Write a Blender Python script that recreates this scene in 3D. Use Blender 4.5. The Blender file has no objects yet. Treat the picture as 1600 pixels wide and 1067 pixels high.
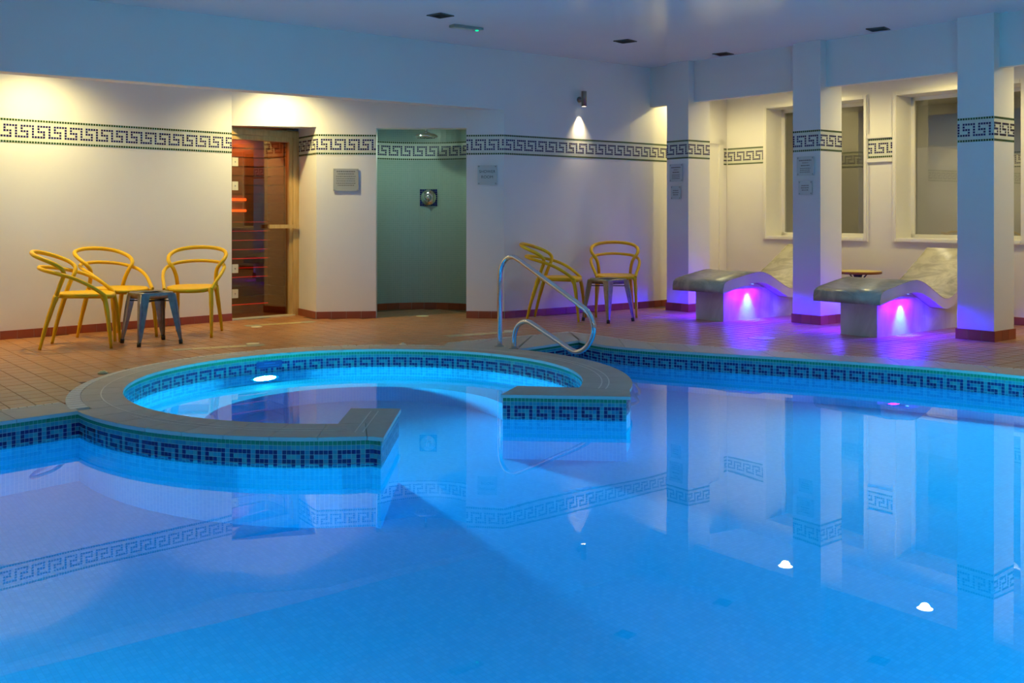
import bpy, bmesh, math, random
from mathutils import Vector, Matrix
from mathutils.geometry import tessellate_polygon

random.seed(7)
PI = math.pi
SC = bpy.context.scene
COL = SC.collection

# ------------------------------------------------------------------ camera, world, exposure
cam = bpy.data.cameras.new('camera')
cam.sensor_width = 36.0
cam.lens = 35.55
cam.shift_y = -0.1228
cam.clip_start = 0.05
cam_o = bpy.data.objects.new('camera', cam)
cam_o.location = (0, 0, 1.08)
cam_o.rotation_euler = (PI / 2, 0, 0)
COL.objects.link(cam_o)
SC.camera = cam_o
SC.view_settings.view_transform = 'Standard'
SC.view_settings.look = 'None'
SC.view_settings.gamma = 1
SC.view_settings.use_curve_mapping = False
SC.view_settings.exposure = 0.12
SC.cycles.max_bounces = 9
SC.cycles.diffuse_bounces = 4
SC.cycles.glossy_bounces = 5
SC.cycles.transmission_bounces = 8
SC.cycles.transparent_max_bounces = 12
SC.cycles.sample_clamp_indirect = 3.0
SC.cycles.caustics_reflective = False
SC.cycles.caustics_refractive = True
SC.cycles.use_denoising = True
SC.cycles.use_adaptive_sampling = True
SC.cycles.adaptive_threshold = 0.03
W = bpy.data.worlds.new('world')
SC.world = W
W.use_nodes = True
W.node_tree.nodes['Background'].inputs[0].default_value = (0.05, 0.06, 0.08, 1)
W.node_tree.nodes['Background'].inputs[1].default_value = 0.2

WARM = (1.0, 0.83, 0.34)
P_COVE, P_ALC, P_POOL, P_AMB = 154.0, 64.0, 1750.0, 34.0
LIGHT_N = [0]


def add_spot(loc, target, power, color, angle=120, blend=0.8, radius=0.04):
    l = bpy.data.lights.new('spot_lamp', 'SPOT')
    l.energy = power
    l.color = color
    l.spot_size = math.radians(angle)
    l.spot_blend = blend
    l.shadow_soft_size = radius
    o = bpy.data.objects.new('spot_lamp', l)
    o.location = loc
    d = Vector(target) - Vector(loc)
    o.rotation_euler = d.to_track_quat('-Z', 'Y').to_euler()
    COL.objects.link(o)
    return o


def add_area(loc, target, power, color, sx=1.0, sy=1.0):
    l = bpy.data.lights.new('ceiling_glow', 'AREA')
    l.energy = power
    l.color = color
    l.shape = 'RECTANGLE'
    l.size = sx
    l.size_y = sy
    o = bpy.data.objects.new('area_lamp', l)
    o.location = loc
    d = Vector(target) - Vector(loc)
    o.rotation_euler = d.to_track_quat('-Z', 'Y').to_euler()
    COL.objects.link(o)
    return o


# unseen ambient fill lights added under the ceiling behind the camera
add_area((3.2, -0.9, 2.78), (3.2, 0.2, 0), P_AMB, (0.92, 0.92, 0.86), 2.4, 1.2)
add_area((-3.0, -0.9, 2.78), (-3.0, 0.2, 0), P_AMB * 0.6, (0.92, 0.92, 0.86), 2.4, 1.2)


# ------------------------------------------------------------------ coordinates of the right hand side
def wu(w, u, z=None):
    x, y = 0.625 * w + 0.781 * u, -0.781 * w + 0.625 * u
    return (x, y) if z is None else (x, y, z)


# ------------------------------------------------------------------ materials
def new_mat(name):
    m = bpy.data.materials.new(name)
    m.use_nodes = True
    nt = m.node_tree
    for n in list(nt.nodes):
        nt.nodes.remove(n)
    out = nt.nodes.new('ShaderNodeOutputMaterial')
    return m, nt, out


def principled(name, col, rough=0.5, metal=0.0, noise=0.0, nscale=8.0, bump=0.0, bscale=60.0, spec=0.5, coat=0.0):
    m, nt, out = new_mat(name)
    b = nt.nodes.new('ShaderNodeBsdfPrincipled')
    b.inputs['Base Color'].default_value = (*col, 1)
    b.inputs['Roughness'].default_value = rough
    b.inputs['Metallic'].default_value = metal
    b.inputs['Specular IOR Level'].default_value = spec
    b.inputs['Coat Weight'].default_value = coat
    nt.links.new(b.outputs[0], out.inputs[0])
    if noise or bump:
        tc = nt.nodes.new('ShaderNodeTexCoord')
        if noise:
            n = nt.nodes.new('ShaderNodeTexNoise')
            n.inputs['Scale'].default_value = nscale
            n.inputs['Detail'].default_value = 6
            nt.links.new(tc.outputs['Object'], n.inputs['Vector'])
            r = nt.nodes.new('ShaderNodeMapRange')
            r.inputs[1].default_value = 0.3
            r.inputs[2].default_value = 0.7
            r.inputs[3].default_value = 1 - noise
            r.inputs[4].default_value = 1 + noise
            nt.links.new(n.outputs[0], r.inputs[0])
            v = nt.nodes.new('ShaderNodeVectorMath')
            v.operation = 'SCALE'
            v.inputs[0].default_value = col
            nt.links.new(r.outputs[0], v.inputs['Scale'])
            nt.links.new(v.outputs[0], b.inputs['Base Color'])
        if bump:
            n2 = nt.nodes.new('ShaderNodeTexNoise')
            n2.inputs['Scale'].default_value = bscale
            n2.inputs['Detail'].default_value = 4
            nt.links.new(tc.outputs['Object'], n2.inputs['Vector'])
            bp = nt.nodes.new('ShaderNodeBump')
            bp.inputs['Strength'].default_value = bump
            bp.inputs['Distance'].default_value = 0.01
            nt.links.new(n2.outputs[0], bp.inputs['Height'])
            nt.links.new(bp.outputs[0], b.inputs['Normal'])
    return m


def emission(name, col, strength):
    m, nt, out = new_mat(name)
    e = nt.nodes.new('ShaderNodeEmission')
    e.inputs[0].default_value = (*col, 1)
    e.inputs[1].default_value = strength
    nt.links.new(e.outputs[0], out.inputs[0])
    return m


def mosaic_mat(name, c1, c2, grout, pitch=0.0222, use_uv=True, rough=0.2):
    """small square mosaic tiles, colour varying from tile to tile"""
    m, nt, out = new_mat(name)
    b = nt.nodes.new('ShaderNodeBsdfPrincipled')
    b.inputs['Roughness'].default_value = rough
    tc = nt.nodes.new('ShaderNodeTexCoord')
    br = nt.nodes.new('ShaderNodeTexBrick')
    br.offset = 0.0
    br.inputs['Scale'].default_value = 1.0
    br.inputs['Brick Width'].default_value = pitch
    br.inputs['Row Height'].default_value = pitch
    br.inputs['Mortar Size'].default_value = pitch * 0.06
    br.inputs['Mortar Smooth'].default_value = 0.1
    br.inputs['Bias'].default_value = 0.0
    br.inputs['Color1'].default_value = (*c1, 1)
    br.inputs['Color2'].default_value = (*c2, 1)
    br.inputs['Mortar'].default_value = (*grout, 1)
    nt.links.new(tc.outputs['UV' if use_uv else 'Object'], br.inputs['Vector'])
    nt.links.new(br.outputs['Color'], b.inputs['Base Color'])
    nt.links.new(b.outputs[0], out.inputs[0])
    return m


def glass_mat(name, tint, rough=0.0, ior=1.5, refl=(1, 1, 1)):
    """a thin pane: tinted see-through with a mirror reflection after Fresnel"""
    m, nt, out = new_mat(name)
    t = nt.nodes.new('ShaderNodeBsdfTransparent')
    t.inputs[0].default_value = (*tint, 1)
    g = nt.nodes.new('ShaderNodeBsdfGlossy')
    g.inputs['Roughness'].default_value = rough
    g.inputs['Color'].default_value = (*refl, 1)
    f = nt.nodes.new('ShaderNodeFresnel')
    f.inputs[0].default_value = ior
    mx = nt.nodes.new('ShaderNodeMixShader')
    nt.links.new(f.outputs[0], mx.inputs[0])
    nt.links.new(t.outputs[0], mx.inputs[1])
    nt.links.new(g.outputs[0], mx.inputs[2])
    nt.links.new(mx.outputs[0], out.inputs[0])
    return m


def marble_mat(name, c1, c2, rough=0.3, scale=2.5):
    m, nt, out = new_mat(name)
    b = nt.nodes.new('ShaderNodeBsdfPrincipled')
    b.inputs['Roughness'].default_value = rough
    tc = nt.nodes.new('ShaderNodeTexCoord')
    mp = nt.nodes.new('ShaderNodeMapping')
    mp.inputs['Rotation'].default_value = (0, 0.4, 0.5)
    mp.inputs['Scale'].default_value = (1, 2.2, 1)
    nt.links.new(tc.outputs['Object'], mp.inputs[0])
    n = nt.nodes.new('ShaderNodeTexNoise')
    n.inputs['Scale'].default_value = scale
    n.inputs['Detail'].default_value = 9
    n.inputs['Roughness'].default_value = 0.62
    n.inputs['Distortion'].default_value = 1.6
    nt.links.new(mp.outputs[0], n.inputs['Vector'])
    r = nt.nodes.new('ShaderNodeValToRGB')
    r.color_ramp.elements[0].position = 0.40
    r.color_ramp.elements[0].color = (*c2, 1)
    r.color_ramp.elements[1].position = 0.60
    r.color_ramp.elements[1].color = (*c1, 1)
    nt.links.new(n.outputs[0], r.inputs[0])
    nt.links.new(r.outputs[0], b.inputs['Base Color'])
    nt.links.new(b.outputs[0], out.inputs[0])
    return m


def wood_mat(name, c1, c2, rough=0.45, scale=6.0, stretch=(1, 1, 12)):
    m, nt, out = new_mat(name)
    b = nt.nodes.new('ShaderNodeBsdfPrincipled')
    b.inputs['Roughness'].default_value = rough
    tc = nt.nodes.new('ShaderNodeTexCoord')
    mp = nt.nodes.new('ShaderNodeMapping')
    mp.inputs['Scale'].default_value = stretch
    nt.links.new(tc.outputs['Object'], mp.inputs[0])
    n = nt.nodes.new('ShaderNodeTexNoise')
    n.inputs['Scale'].default_value = scale
    n.inputs['Detail'].default_value = 5
    nt.links.new(mp.outputs[0], n.inputs['Vector'])
    r = nt.nodes.new('ShaderNodeValToRGB')
    r.color_ramp.elements[0].position = 0.35
    r.color_ramp.elements[0].color = (*c1, 1)
    r.color_ramp.elements[1].position = 0.65
    r.color_ramp.elements[1].color = (*c2, 1)
    nt.links.new(n.outputs[0], r.inputs[0])
    nt.links.new(r.outputs[0], b.inputs['Base Color'])
    nt.links.new(b.outputs[0], out.inputs[0])
    return m


M = {}
M['wall'] = principled('painted_plaster', (0.80, 0.78, 0.74), 0.55, noise=0.02, nscale=1.5, bump=0.05, bscale=120)
M['ceiling'] = principled('glossy_ceiling_paint', (0.80, 0.77, 0.80), 0.17, noise=0.015, nscale=2, bump=0.04, bscale=5)
M['skirt'] = [principled('skirting_tile_%d' % i, c, 0.3) for i, c in enumerate([(0.30, 0.062, 0.022), (0.26, 0.052, 0.02), (0.34, 0.07, 0.026)])]
M['grout'] = principled('light_grout', (0.42, 0.34, 0.25), 0.8)
M['floor_grout'] = principled('dark_floor_grout', (0.17, 0.10, 0.05), 0.8)
M['tile'] = [principled('terracotta_%d' % i, c, 0.33, noise=0.10, nscale=14, bump=0.06, bscale=70) for i, c in enumerate(
    [(0.41, 0.178, 0.068), (0.38, 0.162, 0.060), (0.435, 0.192, 0.076), (0.40, 0.182, 0.078)])]
M['coping'] = principled('coping_stone', (0.40, 0.355, 0.285), 0.5, noise=0.06, nscale=20, bump=0.1, bscale=160)
M['coping_b'] = principled('coping_stone_b', (0.38, 0.335, 0.265), 0.5, noise=0.06, nscale=17, bump=0.1, bscale=150)
M['edging'] = principled('white_edging', (0.66, 0.62, 0.52), 0.5)
M['nosing'] = principled('coping_nosing', (0.42, 0.55, 0.5), 0.35)
M['pgreen'] = principled('mosaic_green', (0.02, 0.23, 0.11), 0.15)
M['pteal'] = principled('mosaic_teal', (0.05, 0.30, 0.36), 0.15)
M['pteal2'] = principled('mosaic_teal_b', (0.035, 0.235, 0.33), 0.15)
M['pteal3'] = principled('mosaic_teal_c', (0.08, 0.36, 0.36), 0.15)
M['pnavy'] = principled('mosaic_navy', (0.008, 0.014, 0.11), 0.15)
M['pgrout'] = principled('mosaic_grout', (0.40, 0.62, 0.58), 0.7)
M['bgreen'] = principled('band_green', (0.022, 0.055, 0.008), 0.25)
M['bnavy'] = principled('band_navy', (0.012, 0.006, 0.075), 0.25)
M['bback'] = mosaic_mat('band_backing', (0.70, 0.72, 0.58), (0.66, 0.68, 0.55), (0.72, 0.72, 0.66), 0.0239)
M['shower'] = mosaic_mat('shower_mosaic', (0.34, 0.43, 0.35), (0.32, 0.41, 0.34), (0.42, 0.47, 0.41), 0.0239, rough=0.25)
M['poolwall'] = mosaic_mat('pool_wall_mosaic', (0.10, 0.48, 0.72), (0.14, 0.54, 0.76), (0.25, 0.62, 0.78), 0.0222)
M['poolfloor'] = mosaic_mat('pool_floor_mosaic', (0.14, 0.58, 0.82), (0.18, 0.63, 0.86), (0.15, 0.55, 0.77), 0.0222)
M['yellow'] = principled('yellow_plastic', (0.76, 0.42, 0.004), 0.42, spec=0.3)
M['steel'] = principled('brushed_gunmetal', (0.30, 0.28, 0.26), 0.28, 1.0, noise=0.2, nscale=20)
M['dark'] = principled('dark_rubber', (0.03, 0.028, 0.026), 0.6)
M['chrome'] = principled('polished_steel', (0.72, 0.72, 0.72), 0.12, 1.0)
M['lamp_metal'] = principled('satin_lamp_metal', (0.30, 0.30, 0.26), 0.35, 1.0)
M['white'] = principled('white_gloss_paint', (0.82, 0.80, 0.74), 0.35)
M['marble_top'] = marble_mat('grey_marble', (0.60, 0.57, 0.47), (0.36, 0.34, 0.28), 0.28, 2.8)
M['marble_base'] = marble_mat('white_marble', (0.70, 0.69, 0.62), (0.55, 0.53, 0.46), 0.4, 1.2)
M['slab_edge'] = principled('slab_edge_paint', (0.66, 0.62, 0.66), 0.4)
M['pine'] = wood_mat('pine_frame', (0.52, 0.32, 0.10), (0.62, 0.40, 0.15), 0.4, 4.0, (10, 10, 1))
M['sauna_wood'] = wood_mat('sauna_board', (0.36, 0.17, 0.06), (0.46, 0.24, 0.09), 0.5, 3.0, (2, 2, 14))
M['door_glass'] = glass_mat('bronze_glass', (0.50, 0.27, 0.14), 0.0, 2.5, (1.0, 0.74, 0.46))
M['window_glass'] = glass_mat('window_glass', (0.80, 0.82, 0.74), 0.0, 2.4)
M['red_led'] = emission('red_led', (1.0, 0.01, 0.005), 0.8)
M['orange_led'] = emission('orange_emitter', (1.0, 0.12, 0.01), 4.0)
M['lens'] = emission('downlight_lens', (1.0, 0.84, 0.62), 14)
M['pool_lens'] = emission('pool_lamp_lens', (0.002, 0.84, 1.0), P_POOL)

M['spot_lens'] = emission('wall_lamp_lens', (1.0, 0.85, 0.62), 14)
M['led_lens'] = emission('blue_led_lens', (0.05, 0.30, 1.0), 12)
M['led_green'] = emission('green_led', (0.0, 1.0, 0.35), 1.6)
M['acrylic'] = principled('frosted_acrylic', (0.40, 0.40, 0.37), 0.25)
M['acrylic_pale'] = principled('pale_acrylic', (0.55, 0.60, 0.58), 0.2)
M['ink'] = principled('grey_ink', (0.12, 0.115, 0.10), 0.5)
M['ink_dark'] = principled('dark_ink', (0.03, 0.05, 0.04), 0.5)
M['plaque'] = principled('blue_plaque', (0.01, 0.03, 0.16), 0.3)
M['plaque_ink'] = principled('plaque_ink', (0.06, 0.16, 0.42), 0.4)
M['vent'] = principled('vent_metal', (0.10, 0.095, 0.09), 0.5)
M['vent_dark'] = principled('vent_void', (0.015, 0.015, 0.017), 0.7)
M['fitting'] = principled('grey_fitting', (0.30, 0.30, 0.26), 0.5)
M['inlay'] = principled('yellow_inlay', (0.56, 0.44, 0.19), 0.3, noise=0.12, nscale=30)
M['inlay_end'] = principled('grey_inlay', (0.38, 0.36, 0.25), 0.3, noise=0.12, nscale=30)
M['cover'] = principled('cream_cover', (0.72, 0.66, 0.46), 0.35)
M['table_top'] = principled('table_top', (0.62, 0.50, 0.12), 0.35)
M['table_edge'] = principled('table_edge', (0.22, 0.07, 0.01), 0.4)
M['jet'] = principled('jet_cap', (0.42, 0.46, 0.28), 0.3)
M['far_wall'] = principled('next_room_paint', (0.62, 0.60, 0.50), 0.6)
M['navy_screen'] = principled('dark_blue_board', (0.045, 0.07, 0.13), 0.3)


def water_mat():
    m, nt, out = new_mat('pool_water')
    g = nt.nodes.new('ShaderNodeBsdfGlass')
    g.inputs['IOR'].default_value = 1.33
    g.inputs['Roughness'].default_value = 0.0
    tc = nt.nodes.new('ShaderNodeTexCoord')
    n = nt.nodes.new('ShaderNodeTexNoise')
    n.inputs['Scale'].default_value = 1.0
    n.inputs['Detail'].default_value = 1.0
    nt.links.new(tc.outputs['Object'], n.inputs['Vector'])
    n3 = nt.nodes.new('ShaderNodeTexNoise')
    n3.inputs['Scale'].default_value = 22
    n3.inputs['Detail'].default_value = 1.0
    nt.links.new(tc.outputs['Object'], n3.inputs['Vector'])
    ma = nt.nodes.new('ShaderNodeMath')
    ma.operation = 'MULTIPLY_ADD'
    ma.inputs[1].default_value = 0.005
    nt.links.new(n3.outputs[0], ma.inputs[0])
    nt.links.new(n.outputs[0], ma.inputs[2])
    bp = nt.nodes.new('ShaderNodeBump')
    bp.inputs['Strength'].default_value = 1.0
    bp.inputs['Distance'].default_value = 0.0020
    nt.links.new(ma.outputs[0], bp.inputs['Height'])
    nt.links.new(bp.outputs[0], g.inputs['Normal'])
    nt.links.new(g.outputs[0], out.inputs['Surface'])
    v = nt.nodes.new('ShaderNodeVolumeAbsorption')
    v.inputs['Color'].default_value = (0.0, 0.83, 0.97, 1)
    v.inputs['Density'].default_value = 0.75
    nt.links.new(v.outputs[0], out.inputs['Volume'])
    return m


M['water'] = water_mat()


# ------------------------------------------------------------------ object helpers
def tag(o, label=None, cat=None, group=None, kind=None):
    if label:
        o['label'] = label
    if cat:
        o['category'] = cat
    if group:
        o['group'] = group
    if kind:
        o['kind'] = kind
    return o


def empty(name, loc=(0, 0, 0), rz=0.0, label=None, cat=None, group=None, kind=None):
    o = bpy.data.objects.new(name, None)
    o.location = loc
    o.rotation_euler = (0, 0, rz)
    o.empty_display_size = 0.1
    COL.objects.link(o)
    return tag(o, label, cat, group, kind)


class MB:
    """collects faces; build() links them as one mesh object"""

    def __init__(s):
        s.v, s.f, s.mi, s.uv, s.sm = [], [], [], [], []

    def face(s, pts, mi=0, uv=None, smooth=False):
        n = len(s.v)
        s.v.extend([tuple(p) for p in pts])
        s.f.append(tuple(range(n, n + len(pts))))
        s.mi.append(mi)
        s.uv.append(uv)
        s.sm.append(smooth)

    def prism(s, poly, z0, z1, mi=0, mi_side=None, bottom=True, bev=0.0):
        """vertical prism over a plan polygon (counter-clockwise)"""
        a = sum(poly[i][0] * poly[(i + 1) % len(poly)][1] - poly[(i + 1) % len(poly)][0] * poly[i][1] for i in range(len(poly)))
        if a < 0:
            poly = poly[::-1]
        ms = mi if mi_side is None else mi_side
        n = len(poly)
        if bev:
            cx = sum(p[0] for p in poly) / n
            cy = sum(p[1] for p in poly) / n
            top = []
            for x, y in poly:
                d = math.hypot(x - cx, y - cy) or 1
                k = max(0.0, 1 - bev * 1.4 / d)
                top.append((cx + (x - cx) * k, cy + (y - cy) * k))
            zt = z1 - bev
        else:
            top, zt = poly, z1
        for i in range(n):
            x0, y0 = poly[i]
            x1, y1 = poly[(i + 1) % n]
            s.face([(x0, y0, z0), (x1, y1, z0), (x1, y1, zt), (x0, y0, zt)], ms)
            if bev:
                a0, a1 = top[i], top[(i + 1) % n]
                s.face([(x0, y0, zt), (x1, y1, zt), (*a1, z1), (*a0, z1)], mi)
        if n <= 4 or bev:
            s.face([(*p, z1) for p in top], mi)
        else:
            for t in tessellate_polygon([[Vector((p[0], p[1], 0)) for p in top]]):
                tri = [top[i] for i in t]
                ar = (tri[1][0] - tri[0][0]) * (tri[2][1] - tri[0][1]) - (tri[2][0] - tri[0][0]) * (tri[1][1] - tri[0][1])
                if ar < 0:
                    tri = tri[::-1]
                s.face([(*p, z1) for p in tri], mi)
        if bottom:
            if n <= 4:
                s.face([(*p, z0) for p in poly[::-1]], ms)
            else:
                for t in tessellate_polygon([[Vector((p[0], p[1], 0)) for p in poly]]):
                    tri = [poly[i] for i in t]
                    ar = (tri[1][0] - tri[0][0]) * (tri[2][1] - tri[0][1]) - (tri[2][0] - tri[0][0]) * (tri[1][1] - tri[0][1])
                    if ar > 0:
                        tri = tri[::-1]
                    s.face([(*p, z0) for p in tri], ms)

    def box(s, x0, x1, y0, y1, z0, z1, mi=0):
        s.prism([(x0, y0), (x1, y0), (x1, y1), (x0, y1)], z0, z1, mi)

    def obox(s, c, ax, ay, az, hx, hy, hz, mi=0):
        """box on three axes"""
        c, ax, ay, az = Vector(c), Vector(ax), Vector(ay), Vector(az)
        P = {}
        for i in (-1, 1):
            for j in (-1, 1):
                for k in (-1, 1):
                    P[i, j, k] = c + ax * hx * i + ay * hy * j + az * hz * k
        for q in (((-1, -1, -1), (-1, 1, -1), (1, 1, -1), (1, -1, -1)), ((-1, -1, 1), (1, -1, 1), (1, 1, 1), (-1, 1, 1)),
                  ((-1, -1, -1), (1, -1, -1), (1, -1, 1), (-1, -1, 1)), ((1, -1, -1), (1, 1, -1), (1, 1, 1), (1, -1, 1)),
                  ((1, 1, -1), (-1, 1, -1), (-1, 1, 1), (1, 1, 1)), ((-1, 1, -1), (-1, -1, -1), (-1, -1, 1), (-1, 1, 1))):
            s.face([P[k] for k in q], mi)

    def tube(s, pts, rad, seg=10, mi=0, cap=True, flat=1.0):
        """swept tube; rad is a number or one per point; flat squashes one axis"""
        pts = [Vector(p) for p in pts]
        n = len(pts)
        R = rad if isinstance(rad, (list, tuple)) else [rad] * n
        T = [(pts[min(i + 1, n - 1)] - pts[max(i - 1, 0)]).normalized() for i in range(n)]
        up = Vector((0, 0, 1)) if abs(T[0].z) < 0.9 else Vector((1, 0, 0))
        N = (up - T[0] * up.dot(T[0])).normalized()
        base = len(s.v)
        for i in range(n):
            if i:
                N = (N - T[i] * N.dot(T[i]))
                N = N.normalized() if N.length > 1e-6 else Vector((1, 0, 0))
            B = T[i].cross(N)
            for k in range(seg):
                a = 2 * PI * k / seg
                s.v.append(tuple(pts[i] + (N * math.cos(a) + B * math.sin(a) * flat) * R[i]))
        for i in range(n - 1):
            for k in range(seg):
                a, b = base + i * seg + k, base + i * seg + (k + 1) % seg
                s.f.append((a, b, b + seg, a + seg))
                s.mi.append(mi)
                s.uv.append(None)
                s.sm.append(True)
        if cap:
            for fc in (tuple(base + k for k in range(seg))[::-1], tuple(base + (n - 1) * seg + k for k in range(seg))):
                s.f.append(fc)
                s.mi.append(mi)
                s.uv.append(None)
                s.sm.append(False)

    def lathe(s, c, prof, seg=24, axis=(0, 0, 1), mi=0, smooth=True):
        """profile of (radius, height) turned about an axis through c"""
        c, A = Vector(c), Vector(axis).normalized()
        up = Vector((1, 0, 0)) if abs(A.x) < 0.9 else Vector((0, 1, 0))
        X = (up - A * up.dot(A)).normalized()
        Y = A.cross(X)
        base = len(s.v)
        for r, h in prof:
            for k in range(seg):
                a = 2 * PI * k / seg
                s.v.append(tuple(c + A * h + (X * math.cos(a) + Y * math.sin(a)) * r))
        for i in range(len(prof) - 1):
            for k in range(seg):
                a, b = base + i * seg + k, base + i * seg + (k + 1) % seg
                s.f.append((a, b, b + seg, a + seg))
                s.mi.append(mi)
                s.uv.append(None)
                s.sm.append(smooth)
        for fc, r in ((tuple(base + k for k in range(seg))[::-1], prof[0][0]), (tuple(base + (len(prof) - 1) * seg + k for k in range(seg)), prof[-1][0])):
            if r > 1e-5:
                s.f.append(fc)
                s.mi.append(mi)
                s.uv.append(None)
                s.sm.append(False)

    def build(s, name, mats, parent=None, label=None, cat=None, group=None, kind=None, local=False, loc=None, mesh_only=False):
        me = bpy.data.meshes.new(name)
        vs = s.v
        if loc is not None and not local:
            vs = [(x - loc[0], y - loc[1], z - loc[2]) for x, y, z in vs]
        me.from_pydata(vs, [], s.f)
        mats = mats if isinstance(mats, (list, tuple)) else [mats]
        for m in mats:
            me.materials.append(m)
        me.polygons.foreach_set('material_index', s.mi)
        me.polygons.foreach_set('use_smooth', s.sm)
        if any(u is not None for u in s.uv):
            ul = me.uv_layers.new(name='UVMap')
            i = 0
            for f, u in zip(s.f, s.uv):
                for k in range(len(f)):
                    ul.data[i].uv = u[k] if u is not None else (0, 0)
                    i += 1
        me.update()
        if mesh_only:
            return me
        o = bpy.data.objects.new(name, me)
        COL.objects.link(o)
        if loc is not None:
            o.location = loc
        if parent is not None:
            o.parent = parent
            if not local:
                o.matrix_parent_inverse = Matrix.Translation(-Vector(parent.location))
        return tag(o, label, cat, group, kind)


def smooth_path(pts, sub=6):
    P = [Vector(p) for p in pts]
    out = []
    n = len(P)
    for i in range(n - 1):
        p0, p1, p2, p3 = P[max(i - 1, 0)], P[i], P[i + 1], P[min(i + 2, n - 1)]
        for k in range(sub):
            t = k / sub
            out.append(0.5 * ((2 * p1) + (p2 - p0) * t + (2 * p0 - 5 * p1 + 4 * p2 - p3) * t * t + (3 * p1 - p0 - 3 * p2 + p3) * t ** 3))
    out.append(P[-1])
    return out


def copy_tree(o, parent=None):
    c = o.copy()
    COL.objects.link(c)
    if parent is not None:
        c.parent = parent
    for ch in o.children:
        copy_tree(ch, c)
    return c


# ------------------------------------------------------------------ plan of the pool
SX, SY = -1.0, 6.675          # middle of the round spa
RI, RO = 1.475, 1.77
ZW = -0.13                    # water level
ZF = -1.10                    # pool floor


def arc(r, a0, a1, n, cx=SX, cy=SY):
    return [(cx + r * math.cos(math.radians(a0 + (a1 - a0) * i / n)), cy + r * math.sin(math.radians(a0 + (a1 - a0) * i / n))) for i in range(n + 1)]


A_J1 = 218.5                  # where the left pool edge meets the spa wall
A_J2 = 55.0                   # where the far pool edge meets the spa wall
A_S1 = 281.0                  # near stub
seg_front = arc(RO, A_J1, A_S1 - 0.6, 26)
stub_l = [(-0.636, 4.903), (-0.63, 5.613), (-0.886, 5.622), (-0.893, 5.20)]
seg_inner = arc(RI, 275.0, -14.5, 90)[1:]
stub_r = [(0.044, 6.366), (-0.054, 6.075), (0.680, 6.007)]
seg_right = arc(RO, -21.0, A_J2, 30)
far_raw = [(0.58, 8.727), (0.66, 8.56), (0.76, 8.40), (0.934, 8.24), (1.174, 8.09), (1.51, 7.92), (2.058, 7.66), (2.523, 7.42), (2.949, 7.165),
           (3.36, 6.84), (3.80, 6.42), (4.25, 5.85), (4.65, 5.1), (4.9, 4.2), (5.0, 3.2), (5.0, 1.3)]
far_edge = [far_raw[0]] + [(p.x, p.y) for p in smooth_path([(x, y, 0) for x, y in far_raw[1:]], 3)]
near_edge = [(-3.9, 1.3), (-3.9, 4.0), (-3.55, 4.38)]
POOL = seg_front + stub_l + seg_inner + stub_r + seg_right + far_edge + near_edge
if sum(POOL[i][0] * POOL[(i + 1) % len(POOL)][1] - POOL[(i + 1) % len(POOL)][0] * POOL[i][1] for i in range(len(POOL))) < 0:
    POOL_CCW = POOL[::-1]
else:
    POOL_CCW = POOL[:]


def offset_poly(poly, d):
    """move every corner outward (poly counter-clockwise)"""
    n = len(poly)
    out = []
    for i in range(n):
        a, b, c = Vector(poly[i - 1]), Vector(poly[i]), Vector(poly[(i + 1) % n])
        e0, e1 = (b - a).normalized(), (c - b).normalized()
        n0, n1 = Vector((e0.y, -e0.x)), Vector((e1.y, -e1.x))
        m = n0 + n1
        if m.length < 1e-4:
            m = n0
        m = m.normalized()
        k = d / max(0.35, m.dot(n0))
        out.append((b.x + m.x * k, b.y + m.y * k))
    return out


# ---- basin walls and floor
basin = empty('pool_basin', (1.0, 4.5, ZF), label='blue mosaic swimming pool basin joined to a round spa bay', kind='structure')
mb = MB()
s_acc = 0.0
n = len(POOL_CCW)
for i in range(n):
    a, b = POOL_CCW[i], POOL_CCW[(i + 1) % n]
    L = math.hypot(b[0] - a[0], b[1] - a[1])
    mb.face([(b[0], b[1], ZF), (a[0], a[1], ZF), (a[0], a[1], -0.012), (b[0], b[1], -0.012)], 0,
            [(s_acc + L, ZF), (s_acc, ZF), (s_acc, -0.012), (s_acc + L, -0.012)])
    s_acc += L
mb.build('basin_wall', M['poolwall'], basin)
mb = MB()
x0, x1, y0, y1 = -4.2, 5.3, 1.0, 9.2
mb.face([(x0, y0, ZF), (x1, y0, ZF), (x1, y1, ZF), (x0, y1, ZF)], 0, [(0.62 * x - 0.78 * y, 0.78 * x + 0.62 * y) for x, y in ((x0, y0), (x1, y0), (x1, y1), (x0, y1))])
mb.build('basin_floor', M['poolfloor'], basin)
# spa bench
mb = MB()
bi, bo = arc(1.0, 262, -10, 60), arc(RI - 0.003, 262, -10, 60)
ZB = -0.60
s_acc = 0
for i in range(len(bi) - 1):
    L = math.hypot(bi[i + 1][0] - bi[i][0], bi[i + 1][1] - bi[i][1])
    mb.face([(*bi[i], ZB), (*bi[i + 1], ZB), (*bo[i + 1], ZB), (*bo[i], ZB)][::-1], 0, [(s_acc, 0), (s_acc + L, 0), (s_acc + L, 0.475), (s_acc, 0.475)][::-1])
    mb.face([(*bi[i], ZF), (*bi[i + 1], ZF), (*bi[i + 1], ZB), (*bi[i], ZB)], 0, [(s_acc, ZF), (s_acc + L, ZF), (s_acc + L, ZB), (s_acc, ZB)])
    s_acc += L
for p, q in ((bi[0], bo[0]), (bo[-1], bi[-1])):
    mb.face([(*p, ZF), (*q, ZF), (*q, ZB), (*p, ZB)], 0, [(0, ZF), (0.47, ZF), (0.47, ZB), (0, ZB)])
mb.build('spa_bench', M['poolwall'], basin)


# ---- waterline mosaic with the key pattern
KEY = [{2, 3, 4, 5, 0}, {2, 0}, {2, 3, 4, 0}, {4, 0}, {0, 1, 2, 3, 4}]


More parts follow.
